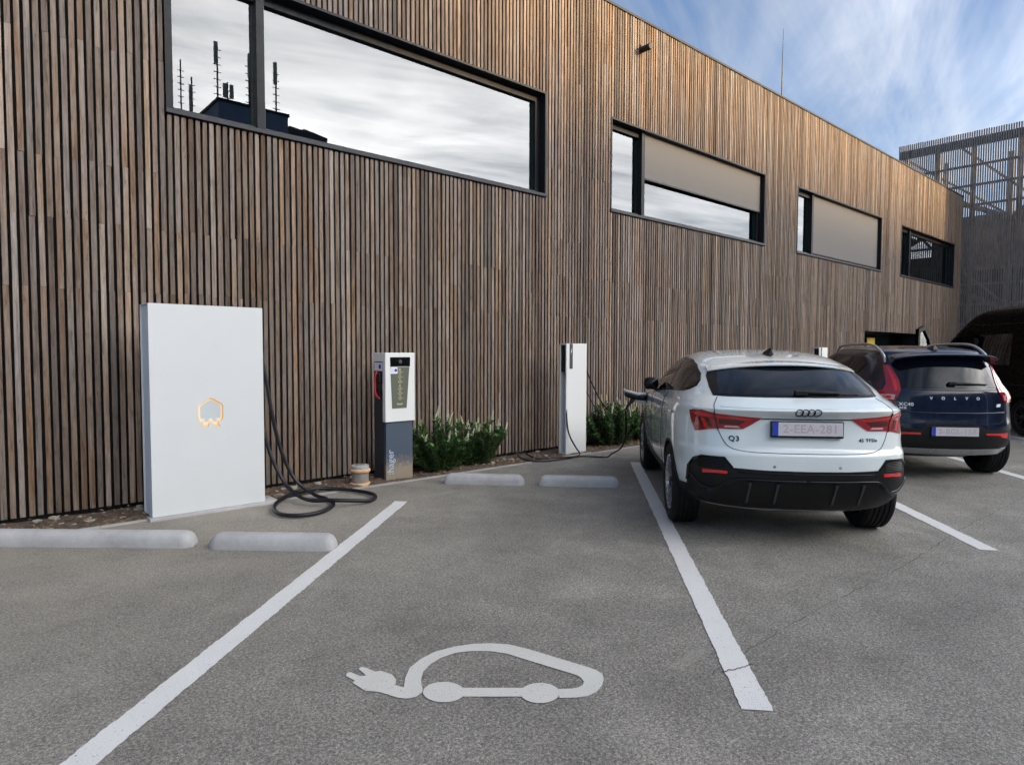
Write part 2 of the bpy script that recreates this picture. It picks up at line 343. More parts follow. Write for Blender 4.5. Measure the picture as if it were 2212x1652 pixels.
def cdt(poly, step=.03, holes=()):
    """fill a 2D outline (with holes) with triangles, boundary and inside sampled at step"""
    def rs(P):
        o = []
        for i in range(len(P)):
            a = Vector(P[i]); b = Vector(P[(i+1) % len(P)]); k = max(1, int((b-a).length/step))
            o += [a.lerp(b, j/k) for j in range(k)]
        return o
    loops = [rs(poly)]+[rs(h) for h in holes]
    V = []; Ed = []; n0 = len(loops[0])
    for lp in loops:
        b = len(V); V += lp; Ed += [(b+i, b+(i+1) % len(lp)) for i in range(len(lp))]
    nb = len(V)
    def inside(p, P):
        c = False; j = len(P)-1
        for i in range(len(P)):
            if (P[i][1] > p[1]) != (P[j][1] > p[1]) and p[0] < (P[j][0]-P[i][0])*(p[1]-P[i][1])/(P[j][1]-P[i][1])+P[i][0]: c = not c
            j = i
        return c
    xs = [v.x for v in loops[0]]; ys = [v.y for v in loops[0]]
    arr = np.array([(v.x, v.y) for v in V])
    y = min(ys)+step*.5; row = 0
    while y < max(ys):
        x = min(xs)+step*(.5 if row % 2 else .25)
        while x < max(xs):
            if inside((x, y), loops[0]) and not any(inside((x, y), h) for h in loops[1:]):
                if np.hypot(arr[:, 0]-x, arr[:, 1]-y).min() > step*.55: V.append(Vector((x, y)))
            x += step
        y += step*.87; row += 1
    r = geometry.delaunay_2d_cdt(V, Ed, [], 0, 1e-6)
    vs = r[0]; fs = []
    for f in r[2]:
        cx = sum(vs[i].x for i in f)/len(f); cy = sum(vs[i].y for i in f)/len(f)
        if inside((cx, cy), loops[0]) and not any(inside((cx, cy), h) for h in loops[1:]): fs.append(tuple(f))
    return vs, fs

# ================================================================== SETTING
# ground: one asphalt sheet to the horizon
gm = MB()
for a in ((-300, 500, -300, 6.58), (-300, 500, 7.60, 400), (-300, -4.0, 6.58, 7.60), (19.4, 500, 6.58, 7.60)): gm.add([(a[0], a[2], 0), (a[1], a[2], 0), (a[1], a[3], 0), (a[0], a[3], 0)], [(0, 1, 2, 3)])
tag(gm.obj('ground', 'asphalt'), kind='structure')
W = 7.30                       # outer face of the timber cladding
BED0 = 6.60                    # front edge of the planting bed
# planting bed along the wall
def soil():
    V = []; F = []; xs = np.linspace(-4.02, 19.45, 330); ys = np.linspace(BED0-.03, W+.32, 18)
    rng = np.random.RandomState(3); ph = rng.rand(12, 3)*6.28
    for x in xs:
        for j, y in enumerate(ys):
            h = sum(math.sin(x*(3+2.3*k)+ph[k, 0])*math.cos(y*(4+2.9*k)+ph[k, 1])/(k+2) for k in range(9))*.012+rng.rand()*.012
            V.append((x, y, (-.02 if j == 0 else .022+max(h, -.012))-.13*min(1, max(0, (y-(W-.16))/.20))**1.3))
    n = len(ys)
    for i in range(len(xs)-1):
        for j in range(n-1): F.append((i*n+j, (i+1)*n+j, (i+1)*n+j+1, i*n+j+1))
    return tag(mesh('planting_bed', V, F, 'soil', smooth=True), kind='structure')
bed = soil()
kb = MB(); x = -4
while x < 19.4:
    kb.box(x, min(x+1.0, 19.4)-.006, BED0-.045, BED0-.002, -.05, .012+random.random()*.003); x += 1.0
tag(kb.obj('kerb_edging', 'concrete_kerb'), kind='structure')
# stones: individual pieces of the bed
def rock(seed, r):
    bm = bmesh.new(); bmesh.ops.create_icosphere(bm, subdivisions=1, radius=r); rg = random.Random(seed)
    for v in bm.verts: v.co *= .7+.6*rg.random(); v.co.z *= .55
    me = bpy.data.meshes.new('stone'); bm.to_mesh(me); bm.free(); me.materials.append(MATS['stone']); return me
rocks = [rock(i, .03) for i in range(6)]
for i in range(110):
    o = bpy.data.objects.new('stone', random.choice(rocks)); COL.objects.link(o); o.parent = bed
    xx = random.choice([random.uniform(.2, 1.5), random.uniform(2.5, 9), random.uniform(2.5, 9)]); s = random.choice([.35, .5, .6, .8, 1.1, 1.5])
    yy_ = random.uniform(BED0+.04, W-.10); o.location = (xx, yy_, .018+.008*s-.13*max(0, (yy_-(W-.16))/.20)**1.3); o.scale = (s, s*random.uniform(.7, 1.2), s); o.rotation_euler = (0, 0, random.uniform(0, 6.28))
lt = MB()
for i in range(900):
    x = random.uniform(.1, 9.5); y = BED0+.02+abs(random.gauss(0, .3)) % (W-.12-BED0); z = .03+random.random()*.015; a = random.uniform(0, 6.28); s = random.uniform(.008, .028); t = random.uniform(-.6, .6)
    d = Vector((math.cos(a), math.sin(a), t*.4)); e = Vector((-math.sin(a), math.cos(a), random.uniform(-.5, .5)))*.45; p = Vector((x, y, z))
    lt.add([p-d*s, p+e*s, p+d*s, p-e*s+Vector((0, 0, s*.3))], [(0, 1, 2, 3)])
tag(lt.obj('leaf_litter', 'dead_leaf', bed), kind='stuff')

# ================================================================== TIMBER CLAD BUILDING
XW0, XW1, ZTOP = -3.5, 28.9, 7.38
bld = empty('timber_clad_building', (0, W, 0), 0, 'long two-storey building clad in vertical weathered timber slats with black framed windows', 'building')
WZ0, WZ1 = 3.94, 5.53
WINS = [(1.77, 7.11), (8.64, 13.95), (15.52, 20.91), (22.55, 28.0)]
DOOR = (19.88, 24.5, 0, 2.18)
# backing wall with openings cut out (rectangles between the openings)
bw = MB(); YB = W+.085
segs = []
xs = sorted({XW0, XW1, *[a for w in WINS for a in w], DOOR[0], DOOR[1]}); zs = [-.1, 2.18, WZ0, WZ1, ZTOP]
for i in range(len(xs)-1):
    for j in range(len(zs)-1):
        xc, zc = (xs[i]+xs[i+1])/2, (zs[j]+zs[j+1])/2
        if WZ0 < zc < WZ1 and any(a < xc < b for a, b in WINS): continue
        if zc < 2.18 and DOOR[0] < xc < DOOR[1]: continue
        bw.add([(xs[i], YB, zs[j]), (xs[i+1], YB, zs[j]), (xs[i+1], YB, zs[j+1]), (xs[i], YB, zs[j+1])], [(0, 1, 2, 3)])
bw.add([(XW0, YB, -.1), (XW0, YB+14, -.1), (XW0, YB+14, ZTOP), (XW0, YB, ZTOP)], [(0, 1, 2, 3)])
bw.add([(XW1, YB, -.1), (XW1, YB+14, -.1), (XW1, YB+14, ZTOP), (XW1, YB, ZTOP)], [(3, 2, 1, 0)])
bw.add([(XW0, YB+14, -.1), (XW1, YB+14, -.1), (XW1, YB+14, ZTOP), (XW0, YB+14, ZTOP)], [(3, 2, 1, 0)])
bw.obj('wall', 'membrane', bld)
rf = MB().box(XW0, XW1, W+.09, YB+14, ZTOP-.03, ZTOP); rf.obj('roof', 'coping', bld)
MB().box(XW0-.02, XW1+.02, W-.02, W+.09, ZTOP-.004, ZTOP+.035).obj('coping', 'coping', bld)
# --- slats
PITCH, SW, SDP = .0675, .0455, .034
PAL = [(0.213, 0.140, 0.092), (0.183, 0.119, 0.080), (0.233, 0.162, 0.113), (0.156, 0.107, 0.076), (0.198, 0.146, 0.110), (0.128, 0.082, 0.055), (0.260, 0.178, 0.116), (0.175, 0.104, 0.063), (0.117, 0.084, 0.066), (0.209, 0.160, 0.127)]
rg = random.Random(11)
pieces = []     # (x, z0, z1, tint)
ncol = int((XW1-XW0)/PITCH)
for i in range(ncol):
    xc = XW0+PITCH*(i+.5)
    spans = [(.032, ZTOP-.005)]
    for a, b in WINS:
        if a-.008 < xc < b+.008: spans = [(.032, WZ0-.012), (WZ1+.004, ZTOP-.005)]
    if DOOR[0]-.01 < xc < DOOR[1]+.01: spans = [(max(s, DOOR[3]) if s < 1 else s, e) for s, e in spans]
    jz = ([2.76] if i % 2 else [2.12]) if rg.random() < .93 else [2.45]
    full = len(spans) == 1
    jz += ([4.42] if i % 2 else [3.32]) if full else []
    jz += [6.35 if i % 2 else 5.85] if full and rg.random() < .35 else []
    jz += [.95] if rg.random() < .05 else []
    cb_ = PAL[int(rg.random()*len(PAL))]; cq = rg.choice((rg.uniform(.6, .9), rg.uniform(.8, 1.1), rg.uniform(.9, 1.25)))
    for s, e in spans:
        cuts = sorted([s]+[z+rg.uniform(-.015, .015) for z in jz if s+.25 < z < e-.25]+[e])
        for k in range(len(cuts)-1):
            base = PAL[min(len(PAL)-1, int(rg.random()*len(PAL)))]; base = tuple(a*.4+b*.6 for a, b in zip(base, cb_)); q = cq*rg.uniform(.78, 1.2); hue = rg.uniform(-.14, .12)
            t = (base[0]*q*(1+hue*.6), base[1]*q, base[2]*q*(1-hue))
            pieces.append((xc, cuts[k]+(.0025 if k else 0), cuts[k+1], t))
def slat_geo(x, z0, z1, r, nseg):
    w = SW/2*(1+r.uniform(-.05, .05)); y0 = W+r.uniform(-.003, .004); dx = r.uniform(-.0022, .0022); ph = r.uniform(0, 6.28); am = r.uniform(.0004, .0022)
    tl = r.uniform(-.002, .002); V = []; F = []; ch = .003
    for k in range(nseg+1):
        z = z0+(z1-z0)*k/nseg; o = dx+am*math.sin(ph+z*2.6)+tl*(k/nseg-.5); yo = y0+am*.8*math.cos(ph*1.7+z*2.0)
        V += [(x+o-w+.011, yo+SDP, z), (x+o-w, yo+ch, z), (x+o-w+ch, yo, z), (x+o+w-ch, yo, z), (x+o+w, yo+ch, z), (x+o+w-.011, yo+SDP, z)]
    for k in range(nseg):
        for j in range(5): a = k*6+j; F.append((a, a+1, a+7, a+6))
    F += [(5, 4, 3, 2, 1, 0), tuple(nseg*6+j for j in range(6))]
    return V, F
def set_tint(me, cols):
    at = me.attributes.new('tint', 'FLOAT_COLOR', 'POINT'); at.data.foreach_set('color', np.array(cols, dtype=np.float32).ravel())
def score(pc):
    x, z0, z1, _ = pc
    P = [(Vector((x, W, z))-Vector((0, 0, CAM_H))) for z in (z0, z1)]
    zmax = CAM_H; best = 0
    d0 = P[0].dot(fw); d1 = P[1].dot(fw)
    if min(d0, d1) < 1: return 0
    k = 1400/((d0+d1)/2); u = 1105+P[0].dot(rt)/d0*1400
    v0 = 826-P[0].dot(up)/d0*1400; v1 = 826-P[1].dot(up)/d1*1400
    if u < 3 or u > 2205: return 0
    vis = max(0, min(v0, 1652)-max(v1, 0)); return vis*k*(W/math.hypot(x, W))
order = sorted(range(len(pieces)), key=lambda i: -score(pieces[i]))
big = set(order[:300]); SV = []; SF = []; ST = []
for i, pc in enumerate(pieces):
    r = random.Random(i); n = 5 if i in big else 3
    V, F = slat_geo(pc[0], pc[1], pc[2], r, n); t = (*pc[3], 1)
    if i in big:
        o = mesh('slat', V, F, 'wood_slat', bld); set_tint(o.data, [t]*len(V))
    else:
        b = len(SV); SV += V; SF += [tuple(b+j for j in f) for f in F]; ST += [t]*len(V)
o = mesh('slat_cladding', SV, SF, 'wood_slat', bld); set_tint(o.data, ST); tag(o, kind='stuff')

# --- windows
def window(x0, x1, blind=None):
    z0, z1 = WZ0, WZ1; RY = W+.17
    f = MB()     # deep black reveal lining and outer frame, one ring
    t = .10
    for a in ((x0, x0+.03, z0, z1), (x1-.03, x1, z0, z1), (x0+.03, x1-.03, z1-.03, z1)): f.box(a[0], a[1], W-.012, RY+.05, a[2], a[3])
    f.box(x0+.03, x0+t, RY-.05, RY+.04, z0+.045, z1-.03); f.box(x1-t-.02, x1-.03, RY-.05, RY+.04, z0+.045, z1-.03)
    f.box(x0+t, x1-t-.02, RY-.05, RY+.04, z1-.13, z1-.03)
    fr = f.obj('window', 'frame_black', bld)
    s = MB().box(x0-.004, x1+.004, W-.03, RY+.05, z0, z0+.045, .004); s.box(x0+t, x1-t-.02, RY-.055, RY+.04, z0+.047, z0+.105); s.obj('sill', 'frame_sill', fr)
    xm = x0+.98
    MB().box(xm-.045, xm+.045, W+.06, RY+.05, z0+.047, z1-.031, .003).obj('mullion', 'frame_black', fr)
    MB().box(xm+.046, xm+.07, RY-.045, RY+.04, z0+.107, z1-.131).obj('glazing_bead', 'interior_edge', fr)
    yg = RY
    for a, b in ((x0+t, xm-.046), (xm+.071, x1-t-.02)):
        MB().add([(a, yg, z0+.105), (b, yg, z0+.105), (b, yg, z1-.13), (a, yg, z1-.13)], [(0, 1, 2, 3)]).obj('pane', 'window_glass', fr)
        MB().box(b-.004, b+.0, yg+.002, yg+.06, z0+.105, z1-.13).obj('pane_edge', 'interior_edge', fr)
    # dim room behind the glass
    r = MB(); r.add([(x0, RY+.06, z0), (x1, RY+.06, z0), (x1, RY+3.2, z0), (x0, RY+3.2, z0), (x0, RY+.06, z1), (x1, RY+.06, z1), (x1, RY+3.2, z1), (x0, RY+3.2, z1)], [(0, 1, 2, 3), (7, 6, 5, 4), (3, 2, 6, 7), (0, 3, 7, 4), (1, 5, 6, 2)])
    r.obj('room', 'interior_dark', fr)
    if blind:
        zb = z1-.05-(z1-z0-.11)*blind; yb = W+.09
        b = MB().box(xm+.05, x1-.055, yb, yb+.004, zb, z1-.035); bo = b.obj('blind', 'blind_fabric', fr)
        MB().box(xm+.05, x1-.055, yb-.008, yb+.014, zb-.032, zb-.001, .004).obj('bottom_bar', 'frame_sill', fr)
        MB().box(x1-.054, x1-.034, yb-.012, yb+.02, z0+.046, z1-.032).obj('guide_rail', 'frame_black', fr)
window(*WINS[0]); window(*WINS[1], blind=.52); window(*WINS[2], blind=.95); window(*WINS[3])
# --- recessed entrance
dr = MB()
x0, x1, z1 = DOOR[0], DOOR[1], DOOR[3]
dr.add([(x0, W+.01, -.02), (x0, W+.55, -.02), (x0, W+.55, z1), (x0, W+.01, z1)], [(0, 1, 2, 3)])
dr.add([(x1, W+.01, -.02), (x1, W+.55, -.02), (x1, W+.55, z1), (x1, W+.01, z1)], [(3, 2, 1, 0)])
dr.add([(x0, W+.01, z1), (x0, W+.55, z1), (x1, W+.55, z1), (x1, W+.01, z1)], [(0, 1, 2, 3)])
dr.add([(x0, W+.55, -.02), (x1, W+.55, -.02), (x1, W+.55, z1), (x0, W+.55, z1)], [(0, 1, 2, 3)])
ent = dr.obj('entrance', 'frame_black', bld)
for k in range(4): 
    a = x0+.1+k*1.1
    MB().box(a, a+1.02, W+.46, W+.48, .05, z1-.05).obj('door_leaf', 'door_glass', ent)
MB().box(x0+1.35, x0+1.95, W+.42, W+.45, 1.55, 2.02, .01).obj('reflection_board', 'yellow_reflection', ent)  # added board painting the yellow reflection and garden view in the door glass

# --- wall lamp, on the cladding
lam = empty('wall_spotlight', (9.42, W, 6.86), 0, 'small black cylindrical spotlight high on the timber wall', 'lamp')
MB().lathe([(0, 0), (.055, 0), (.055, -.20), (.045, -.205), (0, -.205)], (9.42, W-.02, 6.86), 16, 'y').obj('lamp_body', 'black_plastic', lam, smooth=False)
MB().box(9.39, 9.45, W-.03, W+.03, 6.89, 6.95).obj('bracket', 'black_plastic', lam)
rod = empty('lightning_rod', (15.23, 7.6, ZTOP), 0, 'thin dark lightning rod rising above the roof edge', 'lightning rod')
MB().tube([(15.23, 7.6, ZTOP-.01), (15.23, 7.6, 8.3), (15.25, 7.6, 9.23)], [.016, .012, .005], 6).obj('rod', 'mast_dark', rod)
MB().box(15.13, 15.33, 7.5, 7.7, ZTOP-.002, ZTOP+.05, .01).obj('base', 'concrete_grey', rod)

# ================================================================== OPEN TIMBER SCREEN at the far end
XS = 29.0; ZS_T = 9.72
scr = empty('slatted_timber_screen', (XS, 6, 0), 0, 'tall see-through grey timber slat screen in front of an outdoor stair', 'screen')
sm = bpy.data.meshes.new('slat'); v = MB().box(-.02, .02, -.0225, .0225, 0, 9.7); sm.from_pydata(v.V, [], v.F); sm.materials.append(MATS['wood_screen'])
y = 9.52; i = 0
while y > 2.6:
    o = bpy.data.objects.new('slat', sm); COL.objects.link(o); o.parent = scr
    o.location = (random.uniform(-.004, .004)-.04, y-6, .05+random.uniform(-.008, .012)); y -= .0735
for k, z in enumerate([.4+.735*j for j in range(13)]):
    MB().box(XS, XS+.05, 2.6, 9.55, z, z+.085).obj('rail', 'wood_screen', scr)
MB().box(XS, XS+.06, 2.6, 9.55, 9.27, 9.55).obj('top_rail', 'wood_screen', scr)
for yy in (9.3, 8.2, 7.05, 5.65, 4.3, 2.75):
    MB().box(XS+.055, XS+.20, yy-.07, yy+.07, 0, 9.5).obj('post', 'wood_screen', scr)
def brace(a, b, X=XS+.32, w=.085): MB().beam((X, a[0], a[1]), (X, b[0], b[1]), w, w, (1, 0, 0)).obj('brace', 'wood_screen', scr)
brace((7.6, 9.4), (3.1, 5.0)); brace((3.4, 9.4), (7.4, 4.6)); brace((7.5, 4.8), (3.1, .6)); brace((3.2, 4.9), (7.6, .6)); brace((9.3, 9.2), (6.0, 6.6))
# stair flights and landings behind
XB = XS+2.4
for (ya, za, yb, zb) in ((9.4, 8.3, 5.2, 6.2), (5.2, 6.2, 2.7, 4.8), (8.6, 4.5, 4.6, 2.3)):
    st = MB()
    st.beam((XS+1.0, ya, za), (XS+1.0, yb, zb), .08, .34, (1, 0, 0)); st.beam((XB, ya, za), (XB, yb, zb), .08, .34, (1, 0, 0))
    n = 13
    for k in range(n):
        t = (k+.5)/n; st.box(XS+1.0, XB, ya+(yb-ya)*t-.14, ya+(yb-ya)*t+.14, za+(zb-za)*t-.02, za+(zb-za)*t+.03)
    st.obj('stair_flight', 'wood_screen', scr)
MB().box(XB+.2, XB+.3, 2.6, 11.2, 0, 4.895).obj('back_wall', 'slate_side', scr)
MB().box(XB+.2, XB+.3, 8.41, 11.2, 4.9, 6.2).obj('back_wall', 'slate_side', scr)
MB().box(XB+.2, XB+.3, 4.21, 5.89, 4.9, 5.6).obj('back_wall', 'slate_side', scr)
MB().box(XB+.2, XB+.3, 5.9, 8.4, 4.9, 7.1).obj('back_wall', 'wood_inner', scr)
MB().box(XB+.2, XB+.3, 2.6, 4.2, 4.9, 6.7).obj('back_wall', 'wood_inner', scr)
for yy in (8.6, 6.4, 4.6, 2.8): MB().box(XB+.05, XB+.19, yy-.09, yy+.09, 0, 9.4).obj('rear_post', 'wood_screen', scr)
for z in (2.2, 4.8, 7.2): MB().box(XS+.3, XB+.1, 2.6, 5.2, z, z+.16).obj('landing', 'wood_screen', scr)

# ================================================================== BUILDINGS OPPOSITE (behind the camera, some mirrored in the windows, one unseen and added for shade)
def facade_block(name, x0, x1, y0, y1, h, mat, label, wins, roofs=None):
    e = empty(name, ((x0+x1)/2, (y0+y1)/2, 0), 0, label, 'building')
    b = MB().box(x0, x1, y0, y1, 0, h); b.obj('wall', mat, e)
    MB().box(x0-.08, x1+.08, y0-.08, y1+.08, h+.001, h+.18).obj('parapet', 'coping', e)
    for (xa, za, w, hh) in wins: 
        o = MB().box(xa, xa+w, y1+.0, y1+.03, za, za+hh).obj('window', 'frame_black', e)
        MB().box(xa+.07, xa+w-.07, y1+.031, y1+.04, za+.07, za+hh-.07).obj('pane', 'car_glass', o)
    return e
YO = -27.4
facade_block('slate_tower', 13.2, 17.56, YO-9, YO, 16.9, 'brick_slate', 'dark slate-coloured tower block opposite, mirrored in the largest window', [])
facade_block('grey_office_block', 17.9, 60, YO-12, YO-.5, 14.75, 'plaster_grey', 'long grey office block with flat roof opposite the parking bays', [(20+3*k, 2+3.4*j, 1.8, 1.6) for k in range(13) for j in range(4)])
ext = bpy.data.objects.get('grey_office_block')
MB().prism([(17.9, YO-.6, 14.935), (20.65, YO-.6, 14.935), (20.6, YO-.6, 16.35), (18.9, YO-.6, 16.62), (18.85, YO-.6, 16.5), (17.9, YO-.6, 16.6)], (0, -9, 0)).obj('roof_monitor', 'plaster_grey', ext)
facade_block('unseen_shade_block', -45, 12.4, YO-14, YO-2, 13.4, 'brick_slate', 'unseen block with rows of windows, added opposite to cast shade', [(-43+4*k, 1.6+3.2*j, 2, 1.7) for k in range(13) for j in range(4)])  # out of view, added so the opposite row shades the whole ground
def mast(x, yy, z0, z1, pn, label):
    e = empty('antenna_mast', (x, yy, z0), 0, label, 'antenna', 'antennas on the roof opposite')
    MB().tube([(x, yy, z0), (x, yy, z1)], .055, 6).obj('mast', 'mast_dark', e)
    for a, b, dx in pn: MB().box(x+dx-.11, x+dx+.11, yy+.07, yy+.22, a, b, .02).obj('panel', 'antenna_pale', e)
    st = MB(); z = z0+.3
    while z < z1-.4: st.box(x-.22, x+.22, yy-.02, yy+.02, z, z+.04); z += .45
    st.obj('climbing_rungs', 'mast_dark', e)
zt = 17.08
mast(13.3, YO-.4, zt, 20.5, [(19.2, 20.5, -.12)], 'tallest dark mast with panel antenna at the corner of the tower roof')
mast(13.95, YO-.6, zt, 18.35, [(17.35, 18.2, -.2), (17.35, 18.2, .2)], 'short stubby antenna on the tower roof')
mast(15.25, YO-.5, zt, 20.45, [(18.9, 20.4, 0)], 'pale antenna mast in the middle of the tower roof')
mast(16.95, YO-.4, zt, 20.4, [(18.9, 20.3, -.1)], 'pale antenna mast near the right end of the tower roof')
mast(13.35, YO-6, zt, 20.2, [(17.6, 19.6, -.1)], 'pale antenna mast at the back of the tower roof')
mast(12.95+.4, YO-8.6, zt, 22.2, [], 'bare thin pole at the far back corner of the tower roof')
# ================================================================== PAINTED MARKINGS
BD = R_(42.27); bd = Vector((math.cos(BD), math.sin(BD), 0)); bn = Vector((math.sin(BD), -math.cos(BD), 0))
def bay_line(p, q, label, w=.135):
    p = Vector((*p, .004)); q = Vector((*q, .004)); d = (q-p).normalized(); n = Vector((d.y, -d.x, 0)); L_ = (q-p).length; k = max(2, int(L_/.022)); V = []; F = []
    for i in range(k+1):
        for s in (-1, 1): V.append(p+d*(L_*i/k)+n*s*(w/2+random.uniform(-.004, .003)+.002*math.sin(i*.37+s*2)))
    for i in range(k): F.append((2*i, 2*i+1, 2*i+3, 2*i+2))
    o = mesh('bay_line', V, F, 'line_paint'); return tag(o, label, 'road marking', 'painted bay lines')
bay_line((3.52, 5.72), (3.52-5.3*bd.x, 5.72-5.3*bd.y), 'white bay line left of the painted car symbol')
l2 = bay_line((7.27, 5.645), (2.60, 1.345), 'white cracked bay line between the car symbol and the silver-white car')
pN = Vector((6.12, 1.29, 0)); bay_line((pN.x+6.2*bd.x, pN.y+6.2*bd.y), (pN.x, pN.y), 'white bay line between the silver-white car and the blue car')
p4 = Vector((10.4, 2.12, 0)); bay_line((p4.x+5.4*bd.x, p4.y+5.4*bd.y), (p4.x-1.6*bd.x, p4.y-1.6*bd.y), 'white bay line on the far side of the blue car')
p5 = Vector((14.79, 2.77, 0)); bay_line((p5.x+4*bd.x, p5.y+4*bd.y), (p5.x-2.6*bd.x, p5.y-2.6*bd.y), 'white bay line beside the black van')
# hairline crack across the second line
c0 = Vector((2.60, 1.345, 0))+bd*.37; cr = []; 
for k in range(15):
    t = k/14; q = c0+bn*(t-.5)*.17+bd*(t-.5)*.10+bd*random.uniform(-.009, .009); cr.append(q)
V = []; F = []
for k, q in enumerate(cr):
    w = .0022+.002*random.random(); V += [q+bd*w+Vector((0, 0, .0072)), q-bd*w+Vector((0, 0, .0072))]
for k in range(14): F.append((2*k, 2*k+1, 2*k+3, 2*k+2))
mesh('crack', V, F, 'seam', l2)
# paving joint parallel to the building
pj = []; x = 2.72; yj = 1.66
while x < 13:
    pj.append(Vector((x, 1.66-.03*(x-2.7)/2+.02*math.sin(x*2.1)+random.uniform(-.012, .012), .0025))); x += random.uniform(.03, .08)
V = []; F = []
for q in pj: w = random.uniform(.0008, .0030); V += [q+Vector((0, w, 0)), q-Vector((0, w, 0))]
for k in range(len(pj)-1): F.append((2*k, 2*k+1, 2*k+3, 2*k+2))
mesh('crack', V, F, 'crack_dark', bpy.data.objects['ground'])
# electric car symbol
LOOP = [(1.532, 2.552), (1.551, 2.508), (1.6, 2.577), (1.671, 2.649), (1.766, 2.692), (1.862, 2.709), (1.967, 2.693), (2.06, 2.655), (2.138, 2.598), (2.203, 2.524), (2.242, 2.423), (2.334, 2.081), (2.341, 2.036), (2.336, 1.995), (2.3, 1.954), (2.254, 1.924), (2.192, 1.902), (2.129, 1.904), (2.081, 1.929), (2.025, 1.975), (2.076, 2.033), (2.123, 1.997), (2.154, 1.983), (2.186, 1.984), (2.214, 2.001), (2.233, 2.041), (2.232, 2.071), (2.151, 2.358), (2.126, 2.452), (2.08, 2.526), (2.009, 2.591), (1.935, 2.629), (1.852, 2.634), (1.767, 2.612), (1.703, 2.576), (1.658, 2.527), (1.628, 2.482), (1.611, 2.443), (1.592, 2.419), (1.551, 2.403), (1.511, 2.415), (1.484, 2.448), (1.452, 2.533)]
PLUG = [(1.55, 2.715), (1.572, 2.645), (1.562, 2.596), (1.532, 2.552), (1.452, 2.533), (1.433, 2.563), (1.401, 2.599), (1.394, 2.7), (1.411, 2.713), (1.399, 2.781), (1.42, 2.804), (1.435, 2.797), (1.449, 2.732), (1.475, 2.72), (1.478, 2.802), (1.497, 2.81), (1.512, 2.787), (1.525, 2.725)]
sym = empty('electric_car_marking', (1.9, 2.3, 0), 0, 'off-white painted symbol of a car with a plug on its tail', 'road marking')
def flat(name, poly, z, mat, parent):
    vs, fs = cdt(poly, .05); return mesh(name, [(v.x, v.y, z) for v in vs], [f if (vs[f[1]]-vs[f[0]]).cross(vs[f[2]]-vs[f[0]]) > 0 else f[::-1] for f in fs], mat, parent)
flat('car_outline', LOOP, .0040, 'symbol_paint', sym); flat('plug', PLUG, .0044, 'symbol_paint', sym)
flat('chassis', [(1.744, 2.335), (1.968, 2.14), (1.913, 2.088), (1.695, 2.277)], .0042, 'symbol_paint', sym)
for (a, b, c_, d_) in (((1.595, 2.417), (1.737, 2.293), (1.718, 2.429), (1.615, 2.284)), ((1.922, 2.121), (2.056, 2.005), (2.051, 2.128), (1.93, 2.002))):
    ctr = Vector(((a[0]+b[0])/2, (a[1]+b[1])/2)); ctr = (Vector(a)+Vector(b)+Vector(c_)+Vector(d_))/4; u = (Vector(b)-Vector(a))/2; v_ = (Vector(c_)-Vector(d_))/2
    flat('wheel', [tuple(ctr+u*math.cos(t)+v_*math.sin(t)) for t in [2*math.pi*k/36 for k in range(36)]], .0047, 'symbol_paint', sym)

db = MB()
for i in range(70):
    x = random.uniform(.3, 9); y = random.uniform(.8, 6.4); a = random.uniform(0, 6.28); s_ = random.uniform(.004, .014); d_ = Vector((math.cos(a), math.sin(a), .1)); e_ = Vector((-math.sin(a), math.cos(a), .25))*random.uniform(.15, .5); p_ = Vector((x, y, .009))
    db.add([p_-d_*s_, p_+e_*s_, p_+d_*s_, p_-e_*s_], [(0, 1, 2, 3)])
tag(db.obj('ground_litter', 'dead_leaf'), 'scattered bits of dead leaf and twig on the asphalt', 'litter', kind='stuff')
# ================================================================== WHEEL STOPS
def wheel_stop(a, b, label):
    a = Vector((*a, 0)); b = Vector((*b, 0)); d = (b-a).normalized(); n = Vector((-d.y, d.x, 0)); Lh = (b-a).length/2; c = (a+b)/2+n*.085
    V = []; F = []; hw = .088; ht = .115; K = 16; M = 22
    def sec(t):         # t along -1..1 -> local half width and height with rounded ends
        e = max(0, abs(t)*Lh-(Lh-.10))/.10; s = math.sqrt(max(0, 1-e**2.4)); return hw*(.30+.70*s), ht*max(.02, s**.9)
    ts = [-1+2*k/60 for k in range(61)]
    ts = sorted(set(ts+[s*(1-x) for s in (-1, 1) for x in (.004, .01, .02, .05, .08, .12)]))
    for t in ts:
        w, h = sec(t)
        for j in range(M+1):
            an = math.pi*j/M; ca = math.copysign(abs(math.cos(an))**.62, math.cos(an)); sa = abs(math.sin(an))**.75
            V.append(c+d*(t*Lh)-n*(w*ca)+Vector((0, 0, h*sa)))
    m = M+1
    for i in range(len(ts)-1):
        for j in range(M): F.append((i*m+j, i*m+j+1, (i+1)*m+j+1, (i+1)*m+j))
    F += [tuple(range(m)), tuple(range((len(ts)-1)*m, len(ts)*m))[::-1]]
    o = mesh('wheel_stop', V, F, 'concrete_grey', smooth=True); return tag(o, label, 'wheel stop', 'rounded concrete wheel stops')
wheel_stop((-.20, 7.02-.12), (1.42, 5.42), 'long grey concrete wheel stop at the left edge, below the big white cabinet')
wheel_stop((1.50, 5.30), (2.23, 4.62), 'grey concrete wheel stop right beside the left bay line')
wheel_stop((4.36, 6.17), (5.01, 5.48), 'grey concrete wheel stop in front of the grey charging post and bush')
wheel_stop((5.12, 5.36), (5.76, 4.68), 'grey concrete wheel stop nearest the silver-white car')

